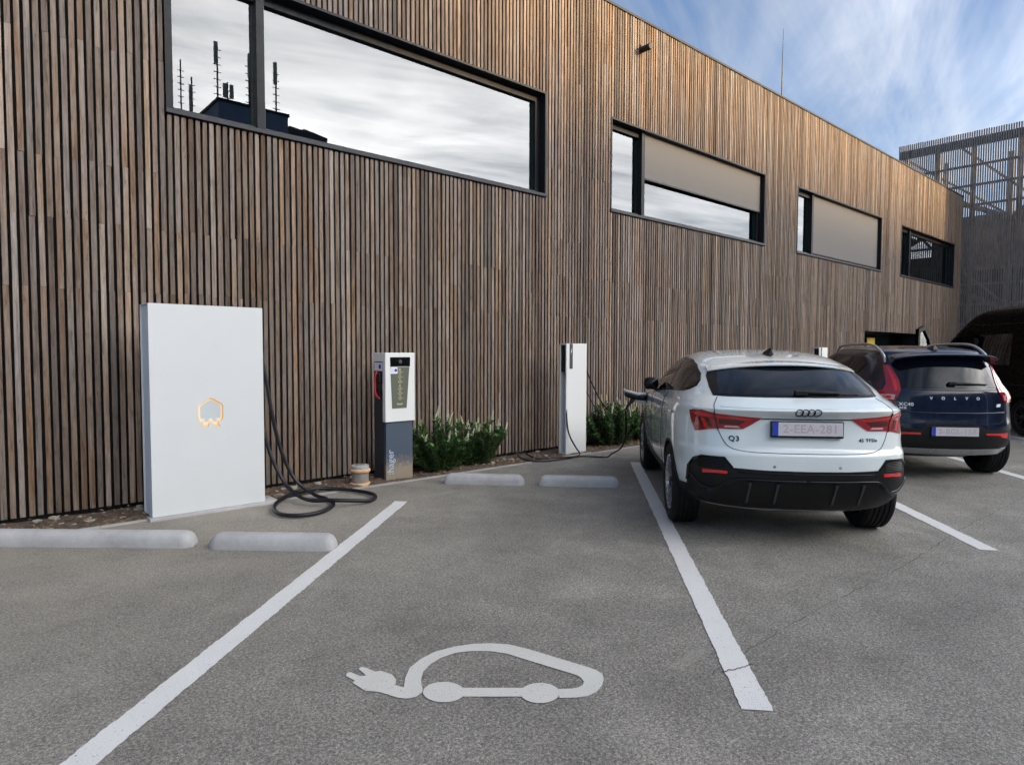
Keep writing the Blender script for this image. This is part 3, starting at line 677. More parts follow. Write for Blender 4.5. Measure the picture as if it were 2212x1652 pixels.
# ================================================================== BIG WHITE CABINET
BX0, BX1, BY, BYB, BH = 1.40, 2.42, 6.53, 6.85, 1.97
cab = empty('charging_cabinet', ((BX0+BX1)/2, (BY+BYB)/2, 0), 0, 'big flat white charging cabinet with a glowing house-shaped logo', 'cabinet')
hc = 1.918
HOUSE = [(1.918, 1.098), (1.935, 1.092), (2.018, 1.040), (2.030, 1.020), (2.030, .905), (2.018, .875), (1.985, .868), (1.985, .845), (2.008, .824), (1.945, .824), (1.936, .862), (1.902, .862), (1.893, .824), (1.828, .824), (1.851, .845), (1.851, .868), (1.818, .875), (1.806, .905), (1.806, 1.020), (1.818, 1.040), (1.901, 1.092)]
vs, fs = cdt([(BX0, .03), (BX1, .03), (BX1, BH), (BX0, BH)], .12, [HOUSE])
mesh('front_panel', [(v.x, BY, v.y) for v in vs], [f if (vs[f[1]]-vs[f[0]]).cross(vs[f[2]]-vs[f[0]]) > 0 else f[::-1] for f in fs], 'white_metal', cab)
d = .016; n = len(HOUSE); V = [(x, BY+.0005, z) for x, z in HOUSE]+[(x, BY+d, z) for x, z in HOUSE]
mesh('logo_edge', V, [(i, (i+1) % n, n+(i+1) % n, n+i) for i in range(n)], 'white_metal', cab)
def inset(k): return [(1.918+(x-1.918)*k, .968+(z-.968)*k+(0.012 if z < .87 else 0)*(1-k)*8) for x, z in HOUSE]
for k, (a, b, mt) in enumerate(((1.0, .95, 'led_deep'), (.95, .89, 'led_orange'), (.89, .82, 'led_pale'))):
    A_, B_ = inset(a), inset(b); V = [(x, BY+d+.0004*k, z) for x, z in A_]+[(x, BY+d+.0004*(k+1), z) for x, z in B_]
    mesh('logo_light', V, [(i, (i+1) % n, n+(i+1) % n, n+i) for i in range(n)], mt, cab)
vs, fs = cdt(inset(.825), .05); mesh('logo_plate', [(v.x, BY+d+.0012, v.y) for v in vs], [f if (vs[f[1]]-vs[f[0]]).cross(vs[f[2]]-vs[f[0]]) > 0 else f[::-1] for f in fs], 'halo_plate', cab)
s = MB(); s.box(BX0, BX1, BY+.0015, BYB, BH-.006, BH+.002); s.obj('top_plate', 'white_metal', cab)
MB().box(BX0+.012, BX0+.018, BY+.012, BYB-.0125, .037, BH-.008).obj('side_panel', 'white_blue_lit', cab)
MB().box(BX0, BX0+.012, BYB-.012, BYB, .03, BH-.007).obj('side_panel', 'white_metal', cab)
MB().box(BX1-.004, BX1, BY+.002, BYB, .03, BH-.007).obj('side_panel', 'white_metal', cab)
MB().box(BX0+.05, BX1-.005, BYB-.010, BYB-.004, .03, BH-.008).obj('back_panel', 'white_metal', cab)
MB().box(BX0, BX1, BY+.003, BYB, .028, .036).obj('bottom_plate', 'white_metal', cab)
MB().box(BX0-.03, BX1+.13, BY-.045, BYB+.05, -.02, .027, .006).obj('plinth', 'concrete_grey', cab)
# heavy charging cable from the cabinet, coiled on the ground
cb = catmull([(2.44, 6.78, 1.80), (2.475, 6.74, 1.55), (2.52, 6.70, 1.20), (2.56, 6.68, .90), (2.64, 6.66, .52), (2.76, 6.60, .20), (2.90, 6.45, .045), (2.93, 6.22, .03), (2.88, 5.95, .03), (2.67, 5.75, .03), (2.45, 5.74, .03), (2.33, 5.90, .03), (2.36, 6.14, .035), (2.52, 6.40, .045), (2.80, 6.60, .06), (3.08, 6.64, .05), (3.33, 6.44, .03), (3.40, 6.16, .03), (3.36, 5.97, .03), (3.22, 5.86, .03), (3.02, 5.87, .06), (2.85, 5.95, .075), (2.72, 6.15, .06), (2.68, 6.42, .09), (2.62, 6.58, .22), (2.53, 6.66, .48), (2.475, 6.72, .78), (2.44, 6.80, 1.0)], 9)
tag(MB().tube(cb, .0195, 10).obj('charging_cable', 'rubber', smooth=True), 'thick black cable coiled on the asphalt beside the big white cabinet', 'cable')

# ================================================================== GREY CHARGING POST with print
HX0, HX1, HY, HYB, HH = 3.885, 4.275, 6.655, 6.93, 1.53
hp = empty('charging_post', ((HX0+HX1)/2, 6.8, 0), 0, 'slate grey charging post with white head and olive instruction panel', 'charging post')
MB().box(HX0+.012, HX1-.012, HY+.012, HYB, 0, .735, .003).obj('column', 'slate_post', hp)
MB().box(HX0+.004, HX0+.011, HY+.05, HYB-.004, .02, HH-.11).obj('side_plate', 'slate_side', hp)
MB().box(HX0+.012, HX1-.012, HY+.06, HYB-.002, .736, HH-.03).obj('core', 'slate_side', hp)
hd = MB(); hd.box(HX0-.008, HX1+.008, HY-.012, HY+.055, .715, HH, .006); hd.obj('head', 'white_plastic', hp)
MB().box(HX0-.007, HX1+.007, HY+.056, HYB, HH-.105, HH-.001, .004).obj('head_top', 'white_plastic', hp)
yp = HY-.0125
def wallpoly(name, P, mat, parent, y0, dpt=.002): return MB().prism([(x, y0, z) for x, z in P], (0, -dpt, 0)).obj(name, mat, parent)
wallpoly('panel', [(3.965, .872), (4.165, .872), (4.205, 1.362), (3.945, 1.362)], 'panel_olive', hp, yp, .0015)
dsp = wallpoly('display', [(3.945, 1.368), (4.215, 1.368), (4.217, 1.470), (4.210, 1.478), (3.948, 1.478), (3.941, 1.470)], 'black_gloss', hp, yp, .002)
MB().lathe([(0, -.004), (.021, -.004), (.023, -.002), (.023, 0), (0, 0)], (4.08, yp-.002, 1.425), 20, 'y').obj('button', 'dark_grey', dsp)
yi = yp-.0022
for k, z in enumerate((1.300, 1.245, 1.188, 1.105, 1.050, .993)):
    tb = MB(); P = [(4.073+.019*math.cos(a), yi, z+.019*math.sin(a)) for a in [2*math.pi*j/20 for j in range(21)]]; tb.tube(P, .0022, 5)
    if k not in (2, 5): tb.tube([(4.073, yi, z-.019), (4.073, yi, z-.036)], .0018, 4)
    tb.tube([(4.064, yi, z), (4.071, yi, z-.008), (4.083, yi, z+.009)], .002, 4); tb.tube([(4.097, yi, z), (4.125, yi, z)], .0013, 4)
    tb.obj('instruction_icon', 'gold_print', hp)
for z in (1.335, 1.143): MB().box(4.058, 4.085, yi-.001, yi+.001, z-.005, z+.004).obj('instruction_heading', 'gold_print', hp)
def wall_text(name, body, size, x, y, z, mat, parent, rot=0, bold=0, **k):
    V, F = text_mesh(body, size, .0006, bold=bold, **k); c_, s_ = math.cos(rot), math.sin(rot)
    return mesh(name, [(x+a*c_-b*s_, y-c, z+a*s_+b*c_) for a, b, c in V], F, mat, parent)
wall_text('lettering', ':hager', .034, 4.07, yi, .925, 'gold_print', hp, bold=.0006)
wall_text('lettering', ':hager', .122, 3.957, HY+.0085, .235, 'light_print', hp, rot=math.pi/2, bold=.0012)
st = MB().box(3.945, 4.04, yp-.0035, yp-.002, 1.283, 1.358).obj('sticker', 'sticker_white', hp)
MB().lathe([(0, -.001), (.019, -.001), (.019, 0), (0, 0)], (4.016, yp-.0036, 1.323), 18, 'y').obj('sticker_logo', 'sticker_blue', st)
for k in range(3): MB().box(3.952, 3.99, yp-.0045, yp-.0036, 1.337-k*.016, 1.340-k*.016).obj('sticker_print', 'sticker_blue', st)
xs_ = HX0+.0035
st = MB().box(xs_-.003, xs_-.0005, HY+.075, HYB-.02, HH-.215, HH-.115).obj('sticker', 'sticker_white', hp)
MB().add([(xs_-.0036, HY+.125+.03*math.cos(a), HH-.165+.03*math.sin(a)) for a in [2*math.pi*j/18 for j in range(18)]], [tuple(range(18))]).obj('sticker_logo', 'sticker_blue', st)
hk = MB().tube(catmull([(xs_-.02, 6.80, 1.315), (xs_-.05, 6.79, 1.28), (xs_-.055, 6.80, 1.18), (xs_-.055, 6.79, 1.05), (xs_-.03, 6.78, 1.005), (xs_-.01, 6.77, .99)], 6), .013, 8).obj('cable_hook', 'red_plastic', hp, smooth=True)
MB().box(xs_-.05, xs_, 6.72, 6.84, 1.17, 1.29, .012).obj('socket', 'black_plastic', hp); MB().box(xs_-.035, xs_, 6.74, 6.80, 1.02, 1.10, .01).obj('socket', 'black_plastic', hp)

# ================================================================== DRAIN PIPE STUB
pp = empty('inspection_pipe', (3.585, 6.72, 0), 0, 'capped grey pipe stub with orange rims beside the grey charging post', 'pipe')
o_ = (3.585, 6.72, 0)
MB().lathe([(0, .17), (.096, .17), (.098, .16), (.098, 0), (0, 0)][::-1], o_, 28).obj('pipe', 'pipe_grey', pp, smooth=False)
MB().lathe([(.112, .005), (.116, .012), (.116, .035), (.108, .043), (.099, .043), (.099, .005)], o_, 28).obj('rim', 'pipe_orange', pp)
MB().lathe([(.099, .163), (.113, .165), (.117, .175), (.117, .192), (.110, .20), (.099, .20)], o_, 28).obj('rim', 'pipe_orange', pp)
lid = MB().lathe([(.10, .20), (.102, .205), (.102, .232), (.095, .240), (.04, .242), (0, .242)], o_, 28); lid.obj('lid', 'pipe_lid', pp)
for k in range(5): MB().box(3.53+.022*k, 3.542+.022*k, 6.69, 6.75, .2425, .250).obj('lid_rib', 'pipe_grey', pp)

# ================================================================== WHITE CHARGING POSTS
def white_post(x0, yf, label, w=.44, h=1.672, dp=.15):
    e = empty('charging_post', (x0+w/2, yf+dp/2, 0), 0, label, 'charging post', 'slim white charging posts')
    MB().box(x0, x0+w, yf, yf+.02, .02, h, .002).obj('front_panel', 'white_plastic', e)
    MB().box(x0, x0+w, yf+.0205, yf+dp, h-.02, h-.001).obj('top_plate', 'white_plastic', e)
    MB().box(x0+.10, x0+.105, yf+.0205, yf+dp-.02, .03, h-.021).obj('inner_panel', 'white_blue_lit', e)
    MB().box(x0, x0+w, yf+dp-.0195, yf+dp, .02, h-.001, .002).obj('back_panel', 'white_plastic', e)
    MB().box(x0+w-.10, x0+w-.095, yf+.0205, yf+dp-.02, .03, h-.021).obj('inner_panel', 'white_blue_lit', e)
    MB().box(x0, x0+w, yf+.0205, yf+dp, .02, .035).obj('base_plate', 'white_plastic', e)
    un = MB().box(x0+.015, x0+.099, yf+.0205, yf+dp-.025, h-.42, h-.025, .004).obj('socket_unit', 'black_plastic', e)
    MB().lathe([(0, -.02), (.018, -.02), (.02, 0), (0, 0)], (x0+.02, yf+.06, h-.38), 14, 'y').obj('socket_cap', 'dark_grey', un)
    MB().box(x0+w-.099, x0+w-.015, yf+.0205, yf+dp-.025, h-.42, h-.025, .004).obj('socket_unit', 'black_plastic', e)
    strip = MB().box(x0+.065, x0+.13, yf-.004, yf-.0005, h-.375, h-.002).obj('dark_strip', 'dark_grey', e)
    b = [(.11, 1.60), (.085, 1.545), (.096, 1.548), (.084, 1.505), (.112, 1.565), (.10, 1.562), (.116, 1.60)]
    MB().prism([(x0+a, yf-.0045, z-1.672+h) for a, z in b], (0, -.0015, 0)).obj('bolt_symbol', 'sticker_white', strip)
    MB().box(x0-.10, x0+w+.06, yf-.07, yf+dp+.05, -.02, .019, .004).obj('plinth', 'concrete_kerb', e)
    return e
white_post(6.93, 6.66, 'slim white charging post with a dark strip and lightning bolt, between the two bushes')
white_post(15.45, 6.66, 'white charging post behind the two cars, only its top showing')
def cable(name, P, r, label, n=8): return tag(MB().tube(catmull(P, n), r, 8).obj(name, 'rubber', smooth=True), label, 'cable')
cable('charging_cable', [(6.955, 6.72, 1.28), (6.975, 6.70, 1.05), (6.955, 6.68, .80), (6.94, 6.66, .60), (6.955, 6.63, .35), (7.02, 6.56, .15), (7.06, 6.50, .045), (6.90, 6.46, .02), (6.50, 6.43, .02), (6.20, 6.52, .022), (6.10, 6.72, .05), (6.18, 6.90, .09), (6.30, 6.92, .10), (6.30, 6.76, .055), (6.33, 6.58, .035), (6.60, 6.47, .035), (6.95, 6.36, .032), (7.18, 6.20, .018), (7.13, 6.02, .05), (7.00, 5.84, .13), (6.80, 5.54, .245), (6.65, 5.35, .373), (6.55, 5.24, .51), (6.48, 5.18, .67), (6.435, 5.15, .815)], .0115, 'thin black cable from the white post across the ground to the silver-white car')
cable('charging_cable', [(7.40, 6.74, 1.30), (7.46, 6.72, 1.22), (7.56, 6.71, 1.05), (7.72, 6.70, .82), (7.92, 6.70, .64), (8.12, 6.71, .54)], .0105, 'black cable hanging from the white post down into the right bush')
cable('charging_cable', [(7.39, 6.75, 1.0), (7.48, 6.73, .90), (7.62, 6.72, .70), (7.78, 6.72, .50)], .008, 'thin lower black lead from the white post into the right bush')
pl = empty('cable_plug', (7.40, 6.74, 1.25), 0, 'black plug in the right side of the white charging post', 'plug')
MB().tube([(7.36, 6.745, 1.34), (7.41, 6.74, 1.29), (7.45, 6.725, 1.235)], [.026, .024, .014], 10).obj('grip', 'black_plastic', pl, smooth=True)
MB().lathe([(0, -.03), (.03, -.03), (.034, 0), (.034, .03), (0, .03)], (7.385, 6.74, 1.03), 14, 'y').obj('lower_plug', 'black_plastic', pl)

# ================================================================== BUSHES
def bush(x, y, rx, ry, h, nst, seed, label, nflow):
    rg = random.Random(seed); e = empty('laurel_bush', (x, y, .02), 0, label, 'bush', 'laurel bushes along the wall')
    lf = MB(); ly = MB(); sm_ = MB(); fl = MB()
    def leaf(mb, p, d, ln, wd):
        d = d.normalized(); s_ = d.cross(Vector((0, 0, 1)))
        s_ = s_.normalized() if s_.length > .05 else Vector((1, 0, 0)); n_ = s_.cross(d); dr = n_*(-ln*.16)
        mb.add([p, p+d*ln*.5+s_*wd+n_*wd*.35, p+d*ln*.5+n_*.0, p+d*ln*.5-s_*wd+n_*wd*.35, p+d*ln+dr], [(0, 1, 2), (0, 2, 3), (1, 4, 2), (2, 4, 3)])
    tips = []
    for i in range(nst):
        a = rg.uniform(0, 6.283); q = math.sqrt(rg.random()); bx = x+rx*.55*q*math.cos(a); by = y+ry*.55*q*math.sin(a)
        lean = Vector((math.cos(a)*rx*.95*q*rg.uniform(.6, 1.1), math.sin(a)*ry*.9*q*rg.uniform(.6, 1.1), 0)); hh = h*(1-.42*q*q)*rg.choice((rg.uniform(.45, .9), rg.uniform(.75, 1.05), rg.uniform(.9, 1.2)))
        P = [Vector((bx, by, .02)), Vector((bx, by, .02))+lean*.45+Vector((0, 0, hh*.5)), Vector((bx, by, .02))+lean+Vector((0, 0, hh))]
        sm_.tube(P, [.007, .005, .003], 4, False); path = catmull(P, 9); tips.append(path[-1])
        for k, p in enumerate(path[3:]):
            for j in range(5):
                an = rg.uniform(0, 6.283); up_ = .25+.75*(k/16)+rg.uniform(-.25, .3); dv = Vector((math.cos(an), math.sin(an), up_))
                young = k > 12 and rg.random() < .45
                leaf(ly if young else lf, p+Vector((rg.uniform(-.015, .015), rg.uniform(-.015, .015), rg.uniform(-.015, .015))), dv, rg.uniform(.055, .10), rg.uniform(.010, .017))
    rg.shuffle(tips); tips = sorted(tips, key=lambda t: -t.z+.3*t.y+rg.uniform(-.12, .12))
    for t in tips[:nflow]:
        dv = Vector((rg.uniform(-.35, .35), rg.uniform(-.45, .1), 1)).normalized(); ln = rg.uniform(.09, .16)
        for k in range(44):
            u = k/44; an = k*2.4; rr = .014*(1-u*.75); p = t+dv*(ln*u)+Vector((math.cos(an)*rr, math.sin(an)*rr, 0)); s_ = .0072*(1-.4*u)
            fl.add([p+Vector((s_, 0, 0)), p+Vector((0, s_, 0)), p-Vector((s_, 0, 0)), p-Vector((0, s_, 0)), p+Vector((0, 0, s_)), p-Vector((0, 0, s_))], [(0, 1, 4), (1, 2, 4), (2, 3, 4), (3, 0, 4), (1, 0, 5), (2, 1, 5), (3, 2, 5), (0, 3, 5)])
    tag(lf.obj('foliage', 'leaf', e), kind='stuff'); tag(ly.obj('young_foliage', 'leaf_young', e), kind='stuff'); sm_.obj('stems', 'stem', e); tag(fl.obj('flower_spikes', 'flower', e), kind='stuff')
bush(4.82, 6.88, .42, .25, .60, 62, 5, 'left evergreen laurel bush with white flower spikes beside the grey charging post', 18)
b2_ = bush(5.45, 6.92, .40, .26, .56, 52, 8, 'right half of the laurel bush pair left of the slim white post', 14)
bush(8.30, 6.93, .55, .27, .62, 74, 9, 'dark laurel bush behind the front wheel of the silver-white car', 14)
bush(9.25, 6.93, .45, .27, .56, 40, 12, 'laurel bush half hidden behind the silver-white car', 8)

# ================================================================== VEHICLES
def pchip(xs,ys):
    xs=np.array(xs,float);ys=np.array(ys,float);h=np.diff(xs);d=np.diff(ys)/h;n=len(xs);m=np.zeros(n)
    for i in range(1,n-1):
        if d[i-1]*d[i]>0:
            w1=2*h[i]+h[i-1];w2=h[i]+2*h[i-1];m[i]=(w1+w2)/(w1/d[i-1]+w2/d[i])
    m[0]=d[0];m[-1]=d[-1]
    def f(x):
        x=np.clip(x,xs[0],xs[-1]);i=np.clip(np.searchsorted(xs,x)-1,0,n-2);t=(x-xs[i])/h[i]
        return (ys[i]*(2*t**3-3*t*t+1)+h[i]*m[i]*(t**3-2*t*t+t)+ys[i+1]*(-2*t**3+3*t*t)+h[i]*m[i+1]*(t**3-t*t))
    return f
def resamp(P,k):
    s=np.concatenate([[0],np.cumsum(np.hypot(*np.diff(P,axis=0).T))]);u=np.linspace(0,s[-1],k)
    return np.stack([np.interp(u,s,P[:,0]),np.interp(u,s,P[:,1])],1)
def body_grid(T,zs,k1=30,k2=26,k3=18):
    """stack of horizontal outlines; T: table columns z,xr,w,ar,nr,xf,af,nf"""
    T=np.array(T,float);fn=[pchip(T[:,0],T[:,j]) for j in range(1,8)];rows=[]
    th=np.linspace(0,np.pi/2,160)
    for z in zs:
        xr,w,ar,nr,xf,af,nf=[f(z) for f in fn]
        L=xf-xr
        if ar+af>L*.98: k=L*.98/(ar+af);ar*=k;af*=k
        r=np.stack([xr+ar*(1-np.cos(th)**(2/nr)),w*np.sin(th)**(2/nr)],1)
        f=np.stack([xf-af*(1-np.cos(th)**(2/nf)),w*np.sin(th)**(2/nf)],1)[::-1]
        x0,x1=xr+ar,xf-af
        s=np.stack([np.linspace(x0,x1,k2),np.full(k2,w)],1)
        h=np.concatenate([resamp(r,k1),s[1:-1],resamp(f,k3)])
        rows.append(h)
    return rows
def body_mesh(T,zs,**k):
    rows=body_grid(T,zs,**k);V=[];F=[];n=len(rows[0]);N=2*n-2
    for z,h in zip(zs,rows):
        ring=[(x,y,z) for x,y in h]+[(x,-y,z) for x,y in h[::-1][1:-1]]
        V+=ring
    for i in range(len(zs)-1):
        for j in range(N):
            a=i*N+j;b=i*N+(j+1)%N
            F.append((a,a+N,b+N,b))   # outward normals
    F.append(tuple(range(N)));F.append(tuple(range((len(zs)-1)*N,len(zs)*N))[::-1])
    return V,F
#        z    xr    w    ar   nr   xf   af   nf
AUDI=[(0.22,-0.5,0.694,0.88,2.7,3.2,0.6,3),
(0.3,-0.73,0.844,0.88,3.1,3.38,0.6,3),
(0.42,-0.86,0.889,0.88,3.3,3.5,0.75,2.8),
(0.54,-0.915,0.909,0.88,3.3,3.56,0.85,2.7),
(0.64,-0.925,0.915,0.88,3.2,3.57,0.9,2.6),
(0.74,-0.928,0.916,0.88,3.1,3.55,0.9,2.6),
(0.765,-0.922,0.916,0.88,3.1,3.54,0.9,2.6),
(0.79,-0.893,0.916,0.88,3.1,3.53,0.9,2.6),
(0.84,-0.882,0.916,0.88,3.1,3.5,0.9,2.6),
(0.96,-0.868,0.912,0.88,3.1,3.42,0.9,2.6),
(1.02,-0.872,0.904,0.88,3.1,3.35,0.9,2.6),
(1.06,-0.895,0.896,0.88,3.1,3.28,0.9,2.6),
(1.1,-0.930,0.879,0.88,3,3.1,0.9,2.6),
(1.125,-0.885,0.864,0.88,2.9,2.9,0.9,2.6),
(1.15,-0.82,0.855,0.92,3.1,2.55,0.8,2.6),
(1.18,-0.745,0.84,0.95,3,2.3,0.7,2.6),
(1.24,-0.655,0.815,1,3,2.1,0.65,2.6),
(1.34,-0.45,0.765,1.05,3.1,1.82,0.6,2.7),
(1.42,-0.26,0.715,1,3.1,1.62,0.6,2.7),
(1.48,-0.06,0.66,0.95,2.9,1.48,0.6,2.7),
(1.525,0.22,0.58,0.85,2.7,1.36,0.5,2.6),
(1.555,0.52,0.46,0.6,2.5,1.26,0.4,2.5),
(1.57,0.75,0.3,0.4,2.3,1.15,0.3,2.4),
(1.577,0.88,0.1,0.2,2,1.05,0.12,2)]
VOLVO=[(0.26,-0.5,0.702,.92,2.85,3.2,0.6,3),
(0.33,-0.74,0.842,.92,2.85,3.35,0.6,3),
(0.45,-0.83,0.887,.92,2.85,3.5,0.7,3),
(0.58,-0.845,0.907,.92,2.85,3.55,0.75,3),
(0.68,-0.84,0.913,.92,2.85,3.55,0.75,3),
(0.76,-0.825,0.913,.92,2.85,3.54,0.75,3),
(0.9,-0.81,0.913,.92,2.85,3.5,0.75,3),
(1.02,-0.8,0.907,.92,2.85,3.4,0.75,2.8),
(1.09,-0.785,0.887,.92,2.85,3,0.8,2.8),
(1.13,-0.765,0.867,.92,2.85,2.5,0.7,2.8),
(1.2,-0.73,0.842,1,2.9,2.2,0.6,2.8),
(1.32,-0.665,0.797,1,2.9,1.95,0.6,2.8),
(1.44,-0.59,0.747,1,2.9,1.7,0.6,2.8),
(1.52,-0.52,0.707,1,2.9,1.55,0.6,2.8),
(1.57,-0.4,0.662,0.8,3.2,1.45,0.6,2.7),
(1.61,-0.15,0.582,0.7,2.9,1.36,0.5,2.6),
(1.635,0.2,0.432,0.5,2.6,1.2,0.4,2.5),
(1.648,0.5,0.182,0.25,2.2,1,0.2,2.2)]

VAN=[(.28,-.85,.86,.3,4,3.85,.6,3),(.40,-.95,.96,.3,5,3.98,.6,3),(.60,-.98,1.0,.3,5,4.05,.6,3),(.90,-.98,1.015,.3,5,4.02,.65,3),(1.05,-.98,1.02,.3,5,3.85,.7,3),(1.18,-.98,1.02,.3,5,3.55,.7,3),
(1.30,-.98,1.015,.3,5,3.32,.6,3),(1.67,-.97,.985,.3,5,2.92,.5,3.2),(2.0,-.96,.945,.3,5,2.48,.5,3.2),(2.20,-.95,.91,.3,5,2.19,.5,3.2),(2.36,-.93,.86,.35,4.5,1.90,.5,3),(2.44,-.90,.78,.4,4,1.55,.5,3),(2.48,-.82,.62,.4,3.5,1.25,.5,3),(2.50,-.6,.3,.3,3,1.0,.4,2.5)]
class Car:
    def __init__(s, name, T, zs, A, head, label, paint, cat, wheels, arch=.385):
        s.root = empty(name, (A[0], A[1], 0), R_(head), label, cat, 'vehicles parked in the bays'); s.paint = paint
        V, F = body_mesh(T, zs); s.bvh = BVHTree.FromPolygons([Vector(v) for v in V], F)
        me = bpy.data.meshes.new('body'); me.from_pydata(V, [], F); me.materials.append(MATS[paint]); me.materials.append(MATS['matt_black'])
        bm = bmesh.new(); bm.from_mesh(me); bmesh.ops.recalc_face_normals(bm, faces=bm.faces); bm.to_mesh(me); bm.free()
        tmp = bpy.data.objects.new('tmp', me); COL.objects.link(tmp); cut = []
        for (wx, wy, wr) in wheels:
            sg = 1 if wy > 0 else -1; c = MB().lathe([(0, .48*sg), (wr+arch-.36, .48*sg), (wr+arch-.36, 1.3*sg), (0, 1.3*sg)], (wx, 0, wr), 56, 'y')
            cm = bpy.data.meshes.new('cut'); cm.from_pydata(c.V, [], c.F); cm.materials.append(MATS['matt_black'])
            bm = bmesh.new(); bm.from_mesh(cm); bmesh.ops.remove_doubles(bm, verts=bm.verts, dist=1e-5); bmesh.ops.recalc_face_normals(bm, faces=bm.faces); bm.to_mesh(cm); bm.free()
            co = bpy.data.objects.new('cut', cm); COL.objects.link(co); cut.append(co)
            md = tmp.modifiers.new('b', 'BOOLEAN'); md.operation = 'DIFFERENCE'; md.object = co; md.solver = 'EXACT'; md.material_mode = 'TRANSFER'
        dg = bpy.context.evaluated_depsgraph_get(); me2 = bpy.data.meshes.new_from_object(tmp.evaluated_get(dg)); me2.name = 'body'
        for c in cut+[tmp]: bpy.data.objects.remove(c)
        bm = bmesh.new(); bm.from_mesh(me2)
        for f in bm.faces: f.smooth = True
        for e in bm.edges:
            if len(e.link_faces) == 2 and e.calc_face_angle(0) > R_(32): e.smooth = False
        bm.to_mesh(me2); bm.free()
        s.body = bpy.data.objects.new('body', me2); COL.objects.link(s.body); s.body.parent = s.root
    def hit(s, o, d):
        h = s.bvh.ray_cast(Vector(o), Vector(d))
        if h[0] is None: h = s.bvh.find_nearest(Vector(o)+Vector(d)*2.2)
        n = h[1]; n = -n if n.dot(Vector(d)) > 0 else n
        return h[0], n
    def rear(s, y, z): return s.hit((-3, y, z), (1, 0, 0))
    def side(s, x, z, sg=1): return s.hit((x, 3*sg, z), (0, -sg, 0))
    def front(s, y, z): return s.hit((7, y, z), (-1, 0, 0))
    def top(s, x, y): return s.hit((x, y, 4), (0, 0, -1))
    def patch(s, name, poly, mat, how='rear', off=.004, step=.035, parent=None, sg=1, depth=.010):
        vs, fs = cdt(poly, step); P = []; NN = []
        for v in vs:
            p, n = {'rear': lambda: s.rear(v.x*sg, v.y), 'side': lambda: s.side(v.x, v.y, sg), 'front': lambda: s.front(v.x, v.y), 'top': lambda: s.top(v.x, v.y)}[how]()
            P.append(p+n*off); NN.append(n)
        F = []; cnt = {}
        for f in fs:
            a, b, c = (P[i] for i in f[:3]); f = tuple(f)
            if (b-a).cross(c-a).dot(NN[f[0]]) < 0: f = f[::-1]
            F.append(f)
            for i in range(len(f)): cnt[(f[i], f[(i+1) % len(f)])] = 1
        n0 = len(P); V = list(P); mp = {}
        for (a, b) in cnt:
            if (b, a) not in cnt:
                q = []
                for i in (a, b):
                    V.append(P[i]); V.append(P[i]-NN[i]*depth); q += [len(V)-2, len(V)-1]
                F.append((q[0], q[1], q[3], q[2]))
        return mesh(name, V, F, mat, parent or s.root, smooth=True, world=False)
    def seam(s, path, how='rear', r=.0032, sg=1, mat='seam', name='panel_gap', off=0, parent=None):
        P = catmull([(*p, 0) for p in path], 6); Q = []
        for v in P:
            p, n = s.rear(v.x*sg, v.y) if how == 'rear' else (s.side(v.x, v.y, sg) if how == 'side' else s.top(v.x, v.y)); Q.append(p+n*off)
        return MB().tube(Q, r, 6).obj(name, mat, parent or s.root, world=False, smooth=True)
    def text(s, name, body, size, y, z, mat, x=None, off=.003, **k):
        V, F = text_mesh(body, size, .0015, **k); W_ = []
        for a, b, c in V:
            yy, zz = y-a, z+b
            xx = s.rear(yy, zz)[0].x if x is None else x
            W_.append((xx-off-c, yy, zz))
        return mesh(name, W_, F, mat, s.root, world=False)
    def wheel(s, wx, wy, r, w, rimr, style):
        sg = 1 if wy > 0 else -1; o = (wx, wy, r); h = w/2
        g = .012
        prof = [(rimr, -h+.012), (r-.05, -h-.004), (r-.018, -h+.006), (r-.004, -h+.026)]
        yy = -h+.026; nb = 5; gw = .010; bw_ = (2*(h-.026)-(nb-1)*gw)/nb
        for k in range(nb):
            prof += [(r, yy+.001), (r, yy+bw_-.001)]
            if k < nb-1: prof += [(r-g, yy+bw_), (r-g, yy+bw_+gw)]
            yy += bw_+gw
        prof += [(r-.004, h-.026), (r-.018, h-.006), (r-.05, h+.004), (rimr, h-.012)]
        t = MB().lathe(prof, o, 64, 'y'); 
        # sipes across the tread
        for k in range(64):
            a = 2*math.pi*k/64
            for q in (-1, 1):
                d = Vector((math.cos(a), 0, math.sin(a))); e = Vector((-math.sin(a), 0, math.cos(a)))
                c0 = Vector(o)+d*(r+.0008)+Vector((0, q*(h-.045), 0)); t.add([c0+e*.003+Vector((0, q*.028, 0))-d*.003, c0-e*.003+Vector((0, q*.028, 0))-d*.003, c0-e*.003-Vector((0, q*.016, 0)), c0+e*.003-Vector((0, q*.016, 0))], [(0, 1, 2, 3)])
        ty = t.obj('wheel', 'tyre', s.root, world=False)
        yo = sg*(h-.012)
        rim = MB().lathe([(rimr+.004, yo), (rimr-.002, yo+sg*.006), (rimr-.016, yo+sg*.004), (rimr-.03, yo-sg*.03), (rimr-.03, -yo*.6)], o, 56, 'y')
        rim.obj('rim', style[0], ty, world=False, smooth=True)
        MB().lathe([(0, yo-sg*.085), (rimr-.028, yo-sg*.085)], o, 40, 'y').obj('brake_disc', 'rim_dark', ty, world=False)
        sp = MB(); n = style[1]
